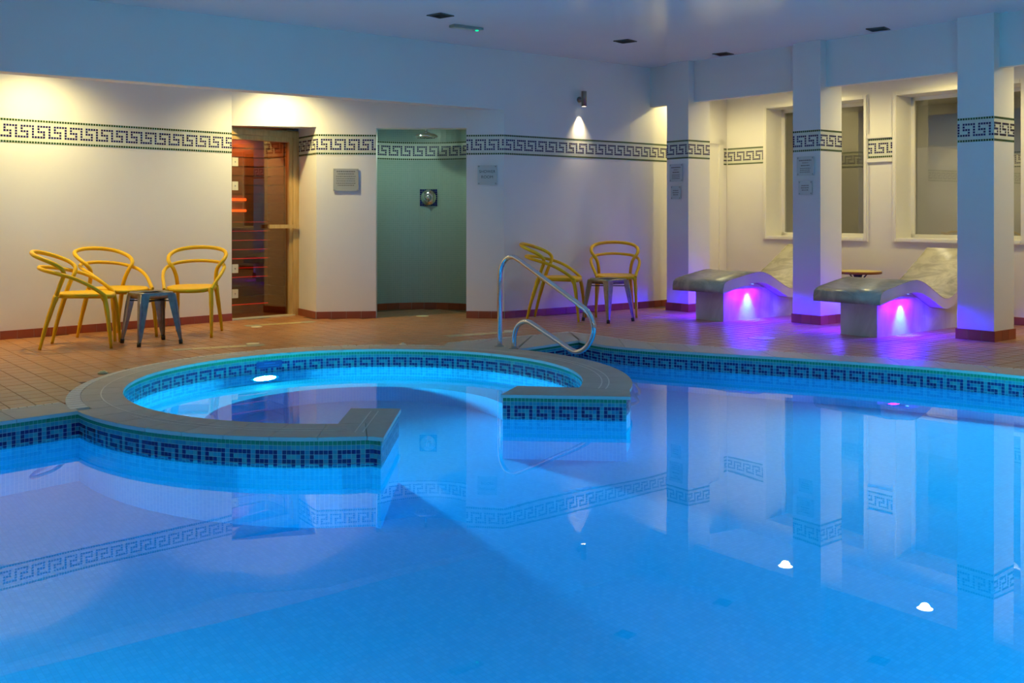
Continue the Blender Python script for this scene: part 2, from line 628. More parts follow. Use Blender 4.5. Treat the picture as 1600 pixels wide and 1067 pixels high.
def key_dark(r, c):
    """r row 0..4 from the top, c column"""
    return (c % 6) in KEY[r]


def run_path(path):
    cum = [0.0]
    for a, b in zip(path, path[1:]):
        cum.append(cum[-1] + math.hypot(b[0] - a[0], b[1] - a[1]))
    return cum


def at_path(path, cum, s):
    s = min(max(s, 0), cum[-1])
    lo = 0
    while lo < len(cum) - 2 and cum[lo + 1] < s:
        lo += 1
    t = (s - cum[lo]) / max(1e-9, cum[lo + 1] - cum[lo])
    return (path[lo][0] + (path[lo + 1][0] - path[lo][0]) * t, path[lo][1] + (path[lo + 1][1] - path[lo][1]) * t)


def tile_box(mb, a, b, nrm, z0, z1, th, mi):
    ax, ay, bx, by = a[0], a[1], b[0], b[1]
    nx, ny = nrm[0] * th, nrm[1] * th
    A0, B0, B1, A1 = (ax, ay, z0), (bx, by, z0), (bx, by, z1), (ax, ay, z1)
    a0, b0, b1, a1 = (ax + nx, ay + ny, z0), (bx + nx, by + ny, z0), (bx + nx, by + ny, z1), (ax + nx, ay + ny, z1)
    mb.face([a0, b0, b1, a1], mi)
    mb.face([A1, a1, b1, B1], mi)
    mb.face([A0, a0, a1, A1], mi)
    mb.face([b0, B0, B1, b1], mi)
    mb.face([A0, B0, b0, a0], mi)


def waterline(path, inward, phase=0):
    """path of plan points; inward = +1 when the water lies to its left"""
    mb = MB()
    cum = run_path(path)
    P = 0.0222
    nc = int(cum[-1] / P)
    P = cum[-1] / nc
    g = 0.0011
    rng = random.Random(3)
    for c in range(nc):
        a, b = at_path(path, cum, c * P + g), at_path(path, cum, (c + 1) * P - g)
        dx, dy = b[0] - a[0], b[1] - a[1]
        L = math.hypot(dx, dy) or 1
        nr = (-dy / L * inward, dx / L * inward)
        for r in range(8):
            z1 = -0.014 - r * 0.0222
            if r == 0:
                mi = 0
            elif 2 <= r <= 6 and key_dark(r - 2, c + phase):
                mi = 4
            else:
                mi = rng.choice((1, 1, 2, 3))
            tile_box(mb, a, b, nr, z1 - 0.0222 + 2 * g, z1, 0.0025, mi)
    # grout bed just in front of the basin wall
    for a, b in zip(path, path[1:]):
        dx, dy = b[0] - a[0], b[1] - a[1]
        L = math.hypot(dx, dy) or 1
        nx, ny = -dy / L * inward * 0.0012, dx / L * inward * 0.0012
        mb.face([(a[0] + nx, a[1] + ny, -0.192), (b[0] + nx, b[1] + ny, -0.192), (b[0] + nx, b[1] + ny, -0.012), (a[0] + nx, a[1] + ny, -0.012)], 5)
    return mb


MOS = [M['pgreen'], M['pteal'], M['pteal2'], M['pteal3'], M['pnavy'], M['pgrout']]
left_edge = [(-3.55, 4.38), seg_front[0]]
for path, inw, ph in ((seg_front + [stub_l[0]], -1, 2), (stub_l[:2], -1, 1), (stub_l[1:3], -1, 0), (stub_l[2:4], -1, 0), (seg_inner, -1, 0),
                      ([seg_inner[-1], stub_r[0]], -1, 1), (stub_r[0:2], -1, 3), (stub_r[1:3], -1, 5), (seg_right, -1, 0),
                      ([seg_right[-1], far_edge[0]], -1, 3), (far_edge[:-3], -1, 4), (left_edge, -1, 1)):
    waterline(path, inw, ph).build('waterline_mosaic', MOS, basin, kind='stuff')

# ---- water
mb = MB()
wp = offset_poly(POOL_CCW, 0.004)
tris = tessellate_polygon([[Vector((p[0], p[1], 0)) for p in wp]])
mb.v = [(x, y, ZW) for x, y in wp] + [(x, y, ZF - 0.004) for x, y in wp]
nn = len(wp)
for t in tris:
    a, b, c = t
    ar = (wp[b][0] - wp[a][0]) * (wp[c][1] - wp[a][1]) - (wp[c][0] - wp[a][0]) * (wp[b][1] - wp[a][1])
    if ar < 0:
        a, c = c, a
    for f in ((a, b, c), (c + nn, b + nn, a + nn)):
        mb.f.append(f)
        mb.mi.append(0)
        mb.uv.append(None)
        mb.sm.append(False)
for i in range(nn):
    j = (i + 1) % nn
    mb.f.append((i + nn, j + nn, j, i))
    mb.mi.append(0)
    mb.uv.append(None)
    mb.sm.append(False)
mb.build('water', M['water'], label='still clear blue pool water', kind='structure')

# ---- coping
coping = empty('pool_coping', (SX, SY, 0), label='beige stone coping round the pool edge and the spa ring', kind='structure')
ZC0, ZC1 = -0.012, 0.008
CM = [M['coping'], M['coping_b'], M['nosing']]


def stone(poly, k):
    mb = MB()
    mb.prism(poly, ZC0, ZC1, k % 2, 2, bev=0.0015)
    return mb.build('coping_stone', CM, coping)


def ring_stones(a0, a1, r0, r1, step=8.0):
    m = max(1, round(abs(a1 - a0) / step))
    for k in range(m):
        b0, b1 = a0 + (a1 - a0) * k / m, a0 + (a1 - a0) * (k + 1) / m
        g = 0.05 if b1 > b0 else -0.05
        inner, outer = arc(r0, b0 + g, b1 - g, 4), arc(r1, b0 + g, b1 - g, 4)
        stone(inner + outer[::-1], k)


ring_stones(A_J1, 279.5, RI - 0.012, RO + 0.012)
ring_stones(A_J1 - 0.1, A_J2, RI - 0.012, 1.70)
ring_stones(A_J2 - 0.1, -14.45, RI - 0.012, RO + 0.012)
# stubs
stone([(-0.757, 5.231), (-0.704, 4.916), (-0.622, 4.892), (-0.618, 5.625), (-0.898, 5.634), (-0.898, 5.217)], 0)
e0 = arc(RI - 0.012, -14.5, -14.5, 1)[0]
stone([(0.034, 6.378), (-0.068, 6.064), (0.705, 5.993), arc(RO + 0.012, -14.5, -14.5, 1)[0], e0], 1)


def strip_stones(inner, outer, piece=0.30):
    ci, co = run_path(inner), run_path(outer)
    m = max(1, int(ci[-1] / piece))
    for k in range(m):
        t0, t1 = k / m, (k + 1) / m
        e = 0.0015 / max(ci[-1], 0.1)
        pts_i = [at_path(inner, ci, ci[-1] * (t0 + (t1 - t0) * q / 3 + (e if q == 0 else -e if q == 3 else 0))) for q in range(4)]
        pts_o = [at_path(outer, co, co[-1] * (t0 + (t1 - t0) * q / 3 + (e if q == 0 else -e if q == 3 else 0))) for q in range(4)]
        stone(pts_i + pts_o[::-1], k)


def off_open(path, d):
    out = []
    for i, p in enumerate(path):
        a, b = Vector(path[max(i - 1, 0)]), Vector(path[min(i + 1, len(path) - 1)])
        t = (b - a).normalized()
        out.append((p[0] - t.y * d, p[1] + t.x * d))
    return out


far_out = [(0.531, 9.33), (0.80, 8.99), (1.0, 8.72), (1.158, 8.54), (1.55, 8.33), (2.13, 7.93)] + off_open(far_edge, 0.29)[-27:]
far_out = far_out[:6] + [p for p in far_out[6:] if p[0] > 2.35]
strip_stones(off_open(far_edge, -0.012), far_out)
left_in = [(-3.55, 4.38), (-2.385, 5.573)]
left_out = [(-3.77, 4.60), (-2.585, 5.80)]
strip_stones(off_open(left_in, -0.012), left_out)
strip_stones([(-3.89, 1.3), (-3.89, 4.0), (-3.55, 4.38)], [(-4.19, 1.3), (-4.19, 4.12), (-3.77, 4.60)])
strip_stones([(-3.9, 1.31), (5.0, 1.31)], [(-4.19, 1.0), (5.3, 1.0)], 0.4)
# wedge between the spa ring and the far corner
wedge_tan = (-0.539, 8.53)
# three stones filling the wedge
wa = arc(1.703, 75, A_J2, 6)
J2 = seg_right[-1]
outer_w = [wedge_tan, (-0.18, 8.80), (0.18, 9.065), (0.531, 9.33)]
stone(wa[:3] + [(-0.16, 8.79), (-0.55, 8.50)], 0)
stone([wa[2], wa[4], wa[6], J2, (0.18, 9.055), (-0.155, 8.79)], 1)
stone([(0.046, 8.118), (0.592, 8.722), (0.535, 9.325), (0.185, 9.058)], 0)

# white pebble edging next to the deck
mb = MB()
crescent = []
for k in range(60):
    a0, a1 = A_J1 - 2 - (A_J1 - 2 - 76) * k / 60, A_J1 - 2 - (A_J1 - 2 - 76) * (k + 0.86) / 60

    def wout(a):
        t = max(0.0, min(1.0, (a - 140) / 75))
        return 1.725 + 0.075 * t * t
    p = [arc(1.702, a0, a0, 1)[0], arc(1.702, a1, a1, 1)[0], arc(wout(a1), a1, a1, 1)[0], arc(wout(a0), a0, a0, 1)[0]]
    mb.prism(p, -0.004, 0.0085)


def edging(path, w=0.022, L=0.045):
    cum = run_path(path)
    m = int(cum[-1] / L)
    o = off_open(path, w)
    for k in range(m):
        s0, s1 = cum[-1] * k / m, cum[-1] * (k + 0.82) / m
        a, b = at_path(path, cum, s0), at_path(path, cum, s1)
        dx, dy = b[0] - a[0], b[1] - a[1]
        l = math.hypot(dx, dy)
        nx, ny = -dy / l * w, dx / l * w
        mb.prism([a, b, (b[0] + nx, b[1] + ny), (a[0] + nx, a[1] + ny)], -0.004, 0.0085)


edging(far_out)
edging(outer_w)
edging(left_out)
mb.build('pebble_edging', M['edging'], coping, kind='stuff')
# raised grip lines on the spa ring
mb = MB()
for r in (1.588, 1.633):
    for a0, a1 in ((A_J1 + 12, 276), (A_J1 + 12, -15)):
        pi_, po = arc(r - 0.0035, a0, a1, 60), arc(r + 0.0035, a0, a1, 60)
        if r > 1.6 and a1 < 0:
            pi_, po = arc(r - 0.0035, 65, a1, 30), arc(r + 0.0035, 65, a1, 30)
        for i in range(len(pi_) - 1):
            q = [pi_[i], pi_[i + 1], po[i + 1], po[i]]
            mb.prism(q, 0.007, 0.0092, bottom=False)
mb.prism([(-0.782, 5.0), (-0.776, 5.0), (-0.770, 5.55), (-0.776, 5.55)], 0.007, 0.0092)
mb.prism([(-0.742, 5.0), (-0.736, 5.0), (-0.730, 5.55), (-0.736, 5.55)], 0.007, 0.0092)
mb.build('grip_line', M['edging'], coping)

# ------------------------------------------------------------------ room outline
pA = (-4.454, 8.80)
pB = (-2.884, 10.405)
pC = (-2.047, 10.585)
pD = (-1.434, 10.665)
pE = (-0.482, 10.675)
pF = (-0.084, 10.63)
pG = (1.37, 11.705)
pK = (2.73, 12.86)
pA0 = (-7.6, 5.59)
pH = (-2.325, 11.01)
U_BACK = 10.17
CZ = 2.82
RZ = 2.56
pR = wu(1.6, U_BACK)
ROOM = [(-8.2, -2.6), (7.2, -2.6), pR, wu(-9.0, U_BACK), (2.73, 13.2), (0, 12.6), (-2.3, 12.3), (-8.2, 6.0)]

# ---- floor: slab with the pool cut out, tiles on top
HOLE_BACK = arc(1.62, A_J1, A_J2, 40)
wall_in = far_edge + near_edge
HOLE = HOLE_BACK + wall_in
hole_off = off_open(HOLE, 0.0)
floor = empty('floor', (0, 0, 0), label='terracotta tiled pool deck', kind='structure')
mb = MB()
HOLE_O = []
for i, p in enumerate(HOLE):
    HOLE_O.append(p)
HO = HOLE_O if sum(HOLE_O[i][0] * HOLE_O[(i + 1) % len(HOLE_O)][1] - HOLE_O[(i + 1) % len(HOLE_O)][0] * HOLE_O[i][1] for i in range(len(HOLE_O))) > 0 else HOLE_O[::-1]
HO = offset_poly(HO, 0.03)
outer = [(-8.4, -2.8), (7.6, -2.8), (10.5, 5.0), (5.5, 13.5), (-3, 13.5), (-8.4, 7.0)]
allp = outer + HO
for t in tessellate_polygon([[Vector((p[0], p[1], 0)) for p in outer], [Vector((p[0], p[1], 0)) for p in HO]]):
    tri = [allp[i] for i in t]
    ar = (tri[1][0] - tri[0][0]) * (tri[2][1] - tri[0][1]) - (tri[2][0] - tri[0][0]) * (tri[1][1] - tri[0][1])
    if ar < 0:
        tri = tri[::-1]
    mb.face([(*p, -0.004) for p in tri])
mb.build('floor_bed', M['floor_grout'], floor)


def inside(p, poly):
    x, y = p
    c = False
    j = len(poly) - 1
    for i in range(len(poly)):
        xi, yi = poly[i]
        xj, yj = poly[j]
        if (yi > y) != (yj > y) and x < (xj - xi) * (y - yi) / (yj - yi) + xi:
            c = not c
        j = i
    return c


COPE = arc(1.715, A_J1 - 3, 75, 40) + outer_w[1:] + far_out[1:] + [(5.3, 1.0), (-4.19, 1.0), (-4.19, 4.12), (-3.77, 4.60), (-2.585, 5.80)]
DECK = [(-8.1, -2.5), (6.9, -2.5), wu(1.4, U_BACK), wu(-7.83, U_BACK), pG, pF, pE, (-0.3, 11.2), (-1.02, 11.74), (-1.75, 11.2), pD, pC, pH, (-2.9, 10.42), pB, pA, pA0, (-8.1, 5.0)]
TP = 0.1395
gx, gy = (0.781, 0.625), (0.625, -0.781)
tiles = []
TM = bpy.data.meshes
rng = random.Random(11)
for i in range(-40, 110):
    for j in range(-110, 40):
        cu, cw = i * TP + 0.02, j * TP + 0.04
        cx, cy = wu(cw, cu)
        if not (-8.3 < cx < 9.5 and -2.7 < cy < 13):
            continue
        if not inside((cx, cy), DECK):
            continue
        h = TP / 2 - 0.002
        cs = [(cx + gx[0] * h * a + gy[0] * h * b, cy + gx[1] * h * a + gy[1] * h * b) for a, b in ((-1, -1), (-1, 1), (1, 1), (1, -1))]
        if all(inside(c, COPE) for c in cs):
            continue
        if any(inside(c, HO) for c in cs):
            continue
        tiles.append((cx, cy))


def in_view(x, y):
    if y < 0.5:
        return False
    px, py = 800 + 1580 * x / y, 337 + 1580 * 1.08 / y
    return -5 < px < 1605 and py < 1070


cand = sorted([t for t in tiles if in_view(*t)], key=lambda t: t[1])
near_t = set(cand[:290])


def tile_shape(mb, cx, cy, mi, dz=0.0):
    h, hb = TP / 2 - 0.0018, TP / 2 - 0.0038
    lo = [(cx + gx[0] * h * a + gy[0] * h * b, cy + gx[1] * h * a + gy[1] * h * b, -0.0035) for a, b in ((-1, -1), (-1, 1), (1, 1), (1, -1))]
    hi = [(cx + gx[0] * hb * a + gy[0] * hb * b, cy + gx[1] * hb * a + gy[1] * hb * b, dz) for a, b in ((-1, -1), (-1, 1), (1, 1), (1, -1))]
    e1, e2 = Vector(hi[1]) - Vector(hi[0]), Vector(hi[2]) - Vector(hi[1])
    if e1.cross(e2).z < 0:
        lo, hi = lo[::-1], hi[::-1]
    mb.face(hi, mi)
    for k in range(4):
        mb.face([lo[k], lo[(k + 1) % 4], hi[(k + 1) % 4], hi[k]], mi)


proto = []
for k in range(4):
    q = MB()
    tile_shape(q, 0, 0, 0)
    proto.append(q.build('floor_tile', M['tile'][k], mesh_only=True))
for (x, y) in cand[:290]:
    o = bpy.data.objects.new('floor_tile', rng.choice(proto))
    o.location = (x, y, rng.uniform(-0.0004, 0.0004))
    COL.objects.link(o)
    o.parent = floor
mb = MB()
for t in tiles:
    if t not in near_t:
        tile_shape(mb, t[0], t[1], rng.randrange(4), rng.uniform(-0.0003, 0.0003))
mb.build('floor_tiles', M['tile'], floor, kind='stuff')


# ---- walls
def wall_quad(mb, a, b, z0, z1):
    L = math.hypot(b[0] - a[0], b[1] - a[1])
    mb.face([(*a, z0), (*b, z0), (*b, z1), (*a, z1)], 0, [(0, z0), (L, z0), (L, z1), (0, z1)])


def wall_slab(mb, a, b, z0, z1, th, side):
    """upright slab from a to b, thickness th away from the room (side +1 = to the left of a->b)"""
    dx, dy = b[0] - a[0], b[1] - a[1]
    L = math.hypot(dx, dy)
    nx, ny = -dy / L * th * side, dx / L * th * side
    mb.prism([a, b, (b[0] + nx, b[1] + ny), (a[0] + nx, a[1] + ny)], z0, z1)


wl = empty('wall_left', (*pA, 0), label='long cream plaster wall behind the three yellow chairs', kind='structure')
mb = MB()
wall_slab(mb, pA0, pB, 0, RZ + 0.02, 0.10, 1)
mb.build('plaster', M['wall'], wl)
wp1 = empty('wall_pier', (*pD, 0), label='cream wall pier between the sauna door and the shower niche', kind='structure')
mb = MB()
mb.prism([pH, pC, pD, (-1.448, 10.86), (-1.9, 11.0), (-2.25, 11.08)], 0, RZ + 0.02)
mb.build('plaster', M['wall'], wp1)
mb = MB()
mb.prism([pB, pC, (-2.20, 10.80), (-2.93, 10.45)], 2.008, RZ + 0.02)
mb.build('lintel', M['wall'], wp1, label='plaster lintel over the sauna door')
wp2 = empty('wall_pier', (*pF, 0), label='pale wall pier right of the shower niche carrying the shower sign', kind='structure')
mb = MB()
mb.prism([(-0.47, 10.87), pE, pF, (-0.02, 10.68), (0.1, 10.95)], 0, CZ)
mb.build('plaster', M['wall'], wp2)
mb = MB()
mb.prism([pD, pE, (-0.47, 10.87), (-1.448, 10.86)], 2.006, RZ + 0.02)
mb.build('lintel', M['wall'], wp2, label='plaster lintel over the shower niche')
# bulkhead beam
wb = empty('wall_bulkhead', (-3.0, 8.47, 2.19), label='deep downstand wall above the left recess, lit blue by the pool', kind='structure')
mb = MB()
bA, bB = (-7.0, 5.512), (-0.084, 10.63)
wall_slab(mb, bA, bB, 2.193, CZ, 0.17, 1)
mb.build('plaster', M['wall'], wb)
# recess ceiling behind it
mb = MB()
mb.prism([(-7.9, 5.4), (-7.0, 5.57), (-0.16, 10.66), (0.3, 11.2), (-2.0, 12.0), (-8.2, 6.2)], RZ, RZ + 0.03)
mb.build('ceiling_recess', M['wall'], label='lower ceiling strip above the left wall', kind='structure')
wr = empty('wall_lamp_side', (*pG, 0), label='white wall with the small cylinder wall lamp', kind='structure')
mb = MB()
wall_slab(mb, pF, pG, 0, CZ, 0.12, 1)
wall_slab(mb, pG, pK, 0, CZ, 0.12, 1)
mb.build('plaster', M['wall'], wr)
# closing walls outside the picture
mb = MB()
wall_slab(mb, (-8.1, 6.0), (-8.1, -2.5), 0, CZ, 0.1, -1)
wall_slab(mb, pA0, (-8.1, 5.3), 0, CZ, 0.1, -1)
mb.build('wall_far_left', M['wall'], label='plain white wall closing the hall beyond the chairs', kind='structure')
mb = MB()
wall_slab(mb, (-8.1, -2.5), (6.9, -2.5), 0, CZ, 0.1, -1)
mb.build('wall_rear', M['wall'], label='plain white wall behind the camera position', kind='structure')
mb = MB()
wall_slab(mb, (6.9, -2.5), wu(1.4, U_BACK), 0, CZ, 0.1, -1)
mb.build('wall_far_right', M['wall'], label='plain white wall closing the hall past the last column', kind='structure')
# ceiling
mb = MB()
mb.prism([(-8.3, -2.7), (7.2, -2.7), wu(1.7, U_BACK + 0.3), wu(-8.4, U_BACK + 0.3), (-0.3, 11.6), (-8.3, 6.5)], CZ, CZ + 0.05)
mb.build('ceiling', M['ceiling'], label='smooth glossy white ceiling tinted blue by the pool', kind='structure')

# ---- alcove beam and ceiling
mb = MB()
mb.prism([wu(-8.3, 8.72), wu(1.3, 8.72), wu(1.3, 8.80), wu(-8.3, 8.80)], 2.36, CZ)
mb.build('wall_beam', M['wall'], label='downstand beam running over the row of columns', kind='structure')
mb = MB()
mb.prism([wu(-8.4, 8.85), wu(1.5, 8.85), wu(1.5, U_BACK + 0.1), wu(-8.1, U_BACK + 0.1)], 2.60, 2.63)
mb.build('ceiling_alcove', M['wall'], label='lower ceiling of the lounger alcove behind the columns', kind='structure')

# ---- alcove back wall with windows
wk = empty('wall_back', (*wu(-6.0, U_BACK), 0), label='white alcove wall with the deep windows behind the loungers', kind='structure')
WINS = []
sw = lambda s: -7.55 + (4.41 - s) if False else None
W0 = 5.02 * 0.625 - 10.0 * 0.781      # w of the reference point on the back wall


def ws(s):
    return W0 - s


win_spans = [(ws(3.04), ws(1.71)), (ws(1.315), ws(-0.02)), (ws(-0.43), ws(-1.75)), (ws(-2.15), ws(-3.5))]
ZS, ZT = 0.835, 2.39
UT = U_BACK + 0.36
mb = MB()


def wbox(mb, w0, w1, u0, u1, z0, z1, mi=0):
    mb.prism([wu(w0, u0), wu(w1, u0), wu(w1, u1), wu(w0, u1)], z0, z1, mi)


wL, wR_ = -8.55, 1.6
wbox(mb, wL, wR_, U_BACK, UT, 0, ZS)
wbox(mb, wL, wR_, U_BACK, UT, ZT, CZ)
prev = wL
for a, b in win_spans:
    wbox(mb, prev, a, U_BACK, UT, ZS, ZT)
    prev = b
wbox(mb, prev, wR_, U_BACK, UT, ZS, ZT)
mb.build('plaster', M['wall'], wk)

UD = Vector((0.781, 0.625, 0))
WD = Vector((0.625, -0.781, 0))
descr = ['deep white window left of the framed key pattern panel', 'deep white window right of the framed key pattern panel',
         'white window past the third column', 'white window at the far end of the alcove']
for k, (a, b) in enumerate(win_spans):
    win = empty('window_%d' % (k + 1), wu((a + b) / 2, U_BACK, ZS), label=descr[k], kind='structure')
    t = 0.045
    for (w0, w1, z0, z1) in ((a - t, a, ZS - t, ZT + t), (b, b + t, ZS - t, ZT + t), (a, b, ZS - t, ZS), (a, b, ZT, ZT + t)):
        mb = MB()
        wbox(mb, w0, w1, U_BACK - 0.02, U_BACK, z0, z1)
        wbox(mb, w0 + 0.008, w1 - 0.008, U_BACK - 0.027, U_BACK - 0.02, z0 + 0.008, z1 - 0.008)
        mb.build('window_trim', M['white'], win)
    mb = MB()
    wbox(mb, a, a + 0.04, UT - 0.07, UT - 0.02, ZS, ZT)
    wbox(mb, b - 0.04, b, UT - 0.07, UT - 0.02, ZS, ZT)
    wbox(mb, a, b, UT - 0.07, UT - 0.02, ZS, ZS + 0.04)
    wbox(mb, a, b, UT - 0.07, UT - 0.02, ZT - 0.04, ZT)
    mb.build('window_frame', M['white'], win)
    mb = MB()
    mb.face([wu(a + 0.03, UT - 0.045, ZS + 0.03), wu(b - 0.03, UT - 0.045, ZS + 0.03), wu(b - 0.03, UT - 0.045, ZT - 0.03), wu(a + 0.03, UT - 0.045, ZT - 0.03)])
    mb.build('pane', M['window_glass'], win)

# room beyond the windows
mb = MB()
wbox(mb, -9.3, 2.0, 13.6, 13.7, 0, 2.7)
wbox(mb, -9.4, -9.3, UT, 13.7, 0, 2.7)
wbox(mb, 2.0, 2.1, UT, 13.7, 0, 2.7)
wbox(mb, -9.3, 2.0, UT, 13.7, 2.65, 2.7)
wbox(mb, -9.3, 2.0, UT, 13.7, -0.05, 0.0)
mb.build('wall_next_room', M['far_wall'], label='pale walls of the room seen beyond the windows', kind='structure')
mb = MB()
wbox(mb, -7.9, -7.0, 13.57, 13.6, 0, 2.05)
wbox(mb, -3.6, -2.7, 13.57, 13.6, 0, 2.05)
tag(mb.build('door_2', M['white']), label='white doors in the room beyond the windows', kind='structure')


# ---- decorative bands
def band(path, side, parent, z0=1.7205, phase=0, P=0.0239):
    mb = MB()
    cum = run_path(path)
    nc = max(1, round(cum[-1] / P))
    P2 = cum[-1] / nc
    g = 0.0030
    e = 0.0012
    for a, b in zip(path, path[1:]):
        dx, dy = b[0] - a[0], b[1] - a[1]
        L = math.hypot(dx, dy)
        nx, ny = -dy / L * side * e, dx / L * side * e
        mb.face([(a[0] + nx, a[1] + ny, z0), (b[0] + nx, b[1] + ny, z0), (b[0] + nx, b[1] + ny, z0 + 9 * 0.0239), (a[0] + nx, a[1] + ny, z0 + 9 * 0.0239)], 2,
                [(0, 0), (L, 0), (L, 9 * 0.0239), (0, 9 * 0.0239)])
    for c in range(nc):
        a, b = at_path(path, cum, c * P2 + g), at_path(path, cum, (c + 1) * P2 - g)
        dx, dy = b[0] - a[0], b[1] - a[1]
        L = math.hypot(dx, dy) or 1
        nr = (-dy / L * side, dx / L * side)
        for r in range(9):
            if r in (0, 8):
                mi = 0
            elif 2 <= r <= 6 and key_dark(r - 2, c + phase):
                mi = 1
            else:
                continue
            z1 = z0 + (9 - r) * 0.0239 - g
            tile_box(mb, a, b, nr, z1 - 0.0239 + 2 * g, z1, 0.0028, mi)
    return mb.build('mosaic_band', [M['bgreen'], M['bnavy'], M['bback']], parent, kind='stuff')


def lerp(a, b, t):
    return (a[0] + (b[0] - a[0]) * t, a[1] + (b[1] - a[1]) * t)


band([lerp(pB, pA0, 0.95), pB], -1, wl, phase=1)
band([pH, pC, pD], -1, wp1, phase=3)
band([pE, pF], -1, wp2, phase=4)
band([pF, pG, lerp(pG, pK, 0.45)], -1, wr, phase=1)
band([lerp(pG, pK, 0.955), pK], -1, wr, phase=1)
band([wu(-8.32, U_BACK), wu(win_spans[0][0] - 0.05, U_BACK)], -1, wk, phase=2)
gap = (win_spans[0][1] + 0.05, win_spans[1][0] - 0.05)
band([wu(gap[0], U_BACK - 0.004), wu(gap[1], U_BACK - 0.004)], -1, wk, phase=3)
mb = MB()
for z0, z1 in ((1.675, 1.715), (1.94, 1.985)):
    wbox(mb, gap[0] - 0.004, gap[1] + 0.004, U_BACK - 0.022, U_BACK, z0, z1)
mb.build('panel_moulding', M['white'], wk)
band([wu(-6.6, 13.6), wu(-3.9, 13.6)], -1, wk, phase=0)
band([wu(-2.5, 13.6), wu(-0.6, 13.6)], -1, wk, phase=0)


# ---- skirting tiles
def skirting(path, side, name, label, th=0.012, h=0.075, L0=0.139):
    root = empty(name, (*path[0], 0), label=label, kind='structure')
    k = 0
    for a, b in zip(path, path[1:]):
        dx, dy = b[0] - a[0], b[1] - a[1]
        L = math.hypot(dx, dy)
        tx, ty = dx / L, dy / L
        nx, ny = -ty * side, tx * side
        bed = MB()
        bed.prism([a, b, (b[0] + nx * (th - 0.003), b[1] + ny * (th - 0.003)), (a[0] + nx * (th - 0.003), a[1] + ny * (th - 0.003))], 0, h - 0.003)
        bed.build('grout_bed', M['grout'], root)
        m = max(1, round(L / L0))
        if L < 0.05:
            continue
        for i in range(m):
            s0, s1 = L * i / m + 0.0014, L * (i + 1) / m - 0.0014
            q = MB()
            p0, p1 = (a[0] + tx * s0, a[1] + ty * s0), (a[0] + tx * s1, a[1] + ty * s1)
            q.prism([p0, p1, (p1[0] + nx * th, p1[1] + ny * th), (p0[0] + nx * th, p0[1] + ny * th)], 0.0005, h)
            q.build('skirting_tile', M['skirt'][(k * 7 + i * 5) % 3], root)
            k += 1
    return root


skirting([lerp(pB, pA0, 0.5), pB], -1, 'baseboard_left', 'terracotta skirting tiles along the wall behind the three chairs')
skirting([pH, pC, pD], -1, 'baseboard_pier', 'terracotta skirting tiles round the pier between sauna and shower')
skirting([pE, pF, pG, lerp(pG, pK, 0.6)], -1, 'baseboard_back', 'terracotta skirting tiles from the shower pier along the lamp wall')
skirting([wu(-7.8, U_BACK), wu(-1.5, U_BACK)], -1, 'baseboard_alcove', 'terracotta skirting tiles at the foot of the alcove wall')

# white door in the lamp wall, mostly hidden by the first column
dr = empty('door_2', (*lerp(pG, pK, 0.62), 0), label='white painted door half hidden behind the first column', kind='structure')
d0, d1 = lerp(pG, pK, 0.50), lerp(pG, pK, 0.90)
dn = Vector((pK[1] - pG[1], -(pK[0] - pG[0]))).normalized()
for nm, a, b, z0, z1, th in (('door_leaf', d0, d1, 0.01, 1.98, 0.012), ('architrave', lerp(pG, pK, 0.46), lerp(pG, pK, 0.50), 0, 2.03, 0.028),
                             ('architrave', d1, lerp(pG, pK, 0.945), 0, 2.03, 0.028), ('architrave', lerp(pG, pK, 0.46), lerp(pG, pK, 0.945), 1.98, 2.03, 0.028)):
    mb = MB()
    mb.prism([a, b, (b[0] + dn.x * th, b[1] + dn.y * th), (a[0] + dn.x * th, a[1] + dn.y * th)], z0, z1)
    mb.build(nm, M['white'], dr)

# ------------------------------------------------------------------ columns
COLW = [-7.60, -5.885, -4.165, -2.445, -0.725]
cdesc = ['square white column farthest along, beside the lamp wall', 'square white column between the two loungers', 'square white column right of the second lounger',
         'square white column next past the picture edge', 'last square white column of the row']
for k, w in enumerate(COLW):
    w0, w1, u0, u1 = w - 0.335, w - 0.012, 8.622, 8.985
    col = empty('column', wu(w - 0.17, 8.8, 0), label=cdesc[k], kind='structure', group='square columns in front of the alcove')
    mb = MB()
    wbox(mb, w0, w1, u0, u1, 0, CZ)
    mb.build('shaft', M['wall'], col)
    cs = [wu(w0, u0), wu(w1, u0), wu(w1, u1), wu(w0, u1), wu(w0, u0)]
    for i in range(4):
        band(cs[i:i + 2], -1, col, phase=i * 2)
    for i in range(4):
        a, b = cs[i], cs[i + 1]
        dx, dy = b[0] - a[0], b[1] - a[1]
        L = math.hypot(dx, dy)
        tx, ty = dx / L, dy / L
        nx, ny = ty, -tx
        q = MB()
        q.prism([(a[0] - tx * .009 , a[1] - ty * .009), (b[0] + tx * .009, b[1] + ty * .009), (b[0] + nx * .009 + tx * .009, b[1] + ny * .009 + ty * .009), (a[0] + nx * .009 - tx * .009, a[1] + ny * .009 - ty * .009)], 0, 0.085)
        q.build('grout_bed', M['grout'], col)
        m = 3
        for j in range(m):
            s0, s1 = -0.012 + (L + 0.024) * j / m + 0.0014, -0.012 + (L + 0.024) * (j + 1) / m - 0.0014
            q = MB()
            q.prism([(a[0] + tx * s0, a[1] + ty * s0), (a[0] + tx * s1, a[1] + ty * s1), (a[0] + tx * s1 + nx * .012, a[1] + ty * s1 + ny * .012), (a[0] + tx * s0 + nx * .012, a[1] + ty * s0 + ny * .012)], 0.0005, 0.09)
            q.build('skirting_tile', M['skirt'][(i + j + k) % 3], col)

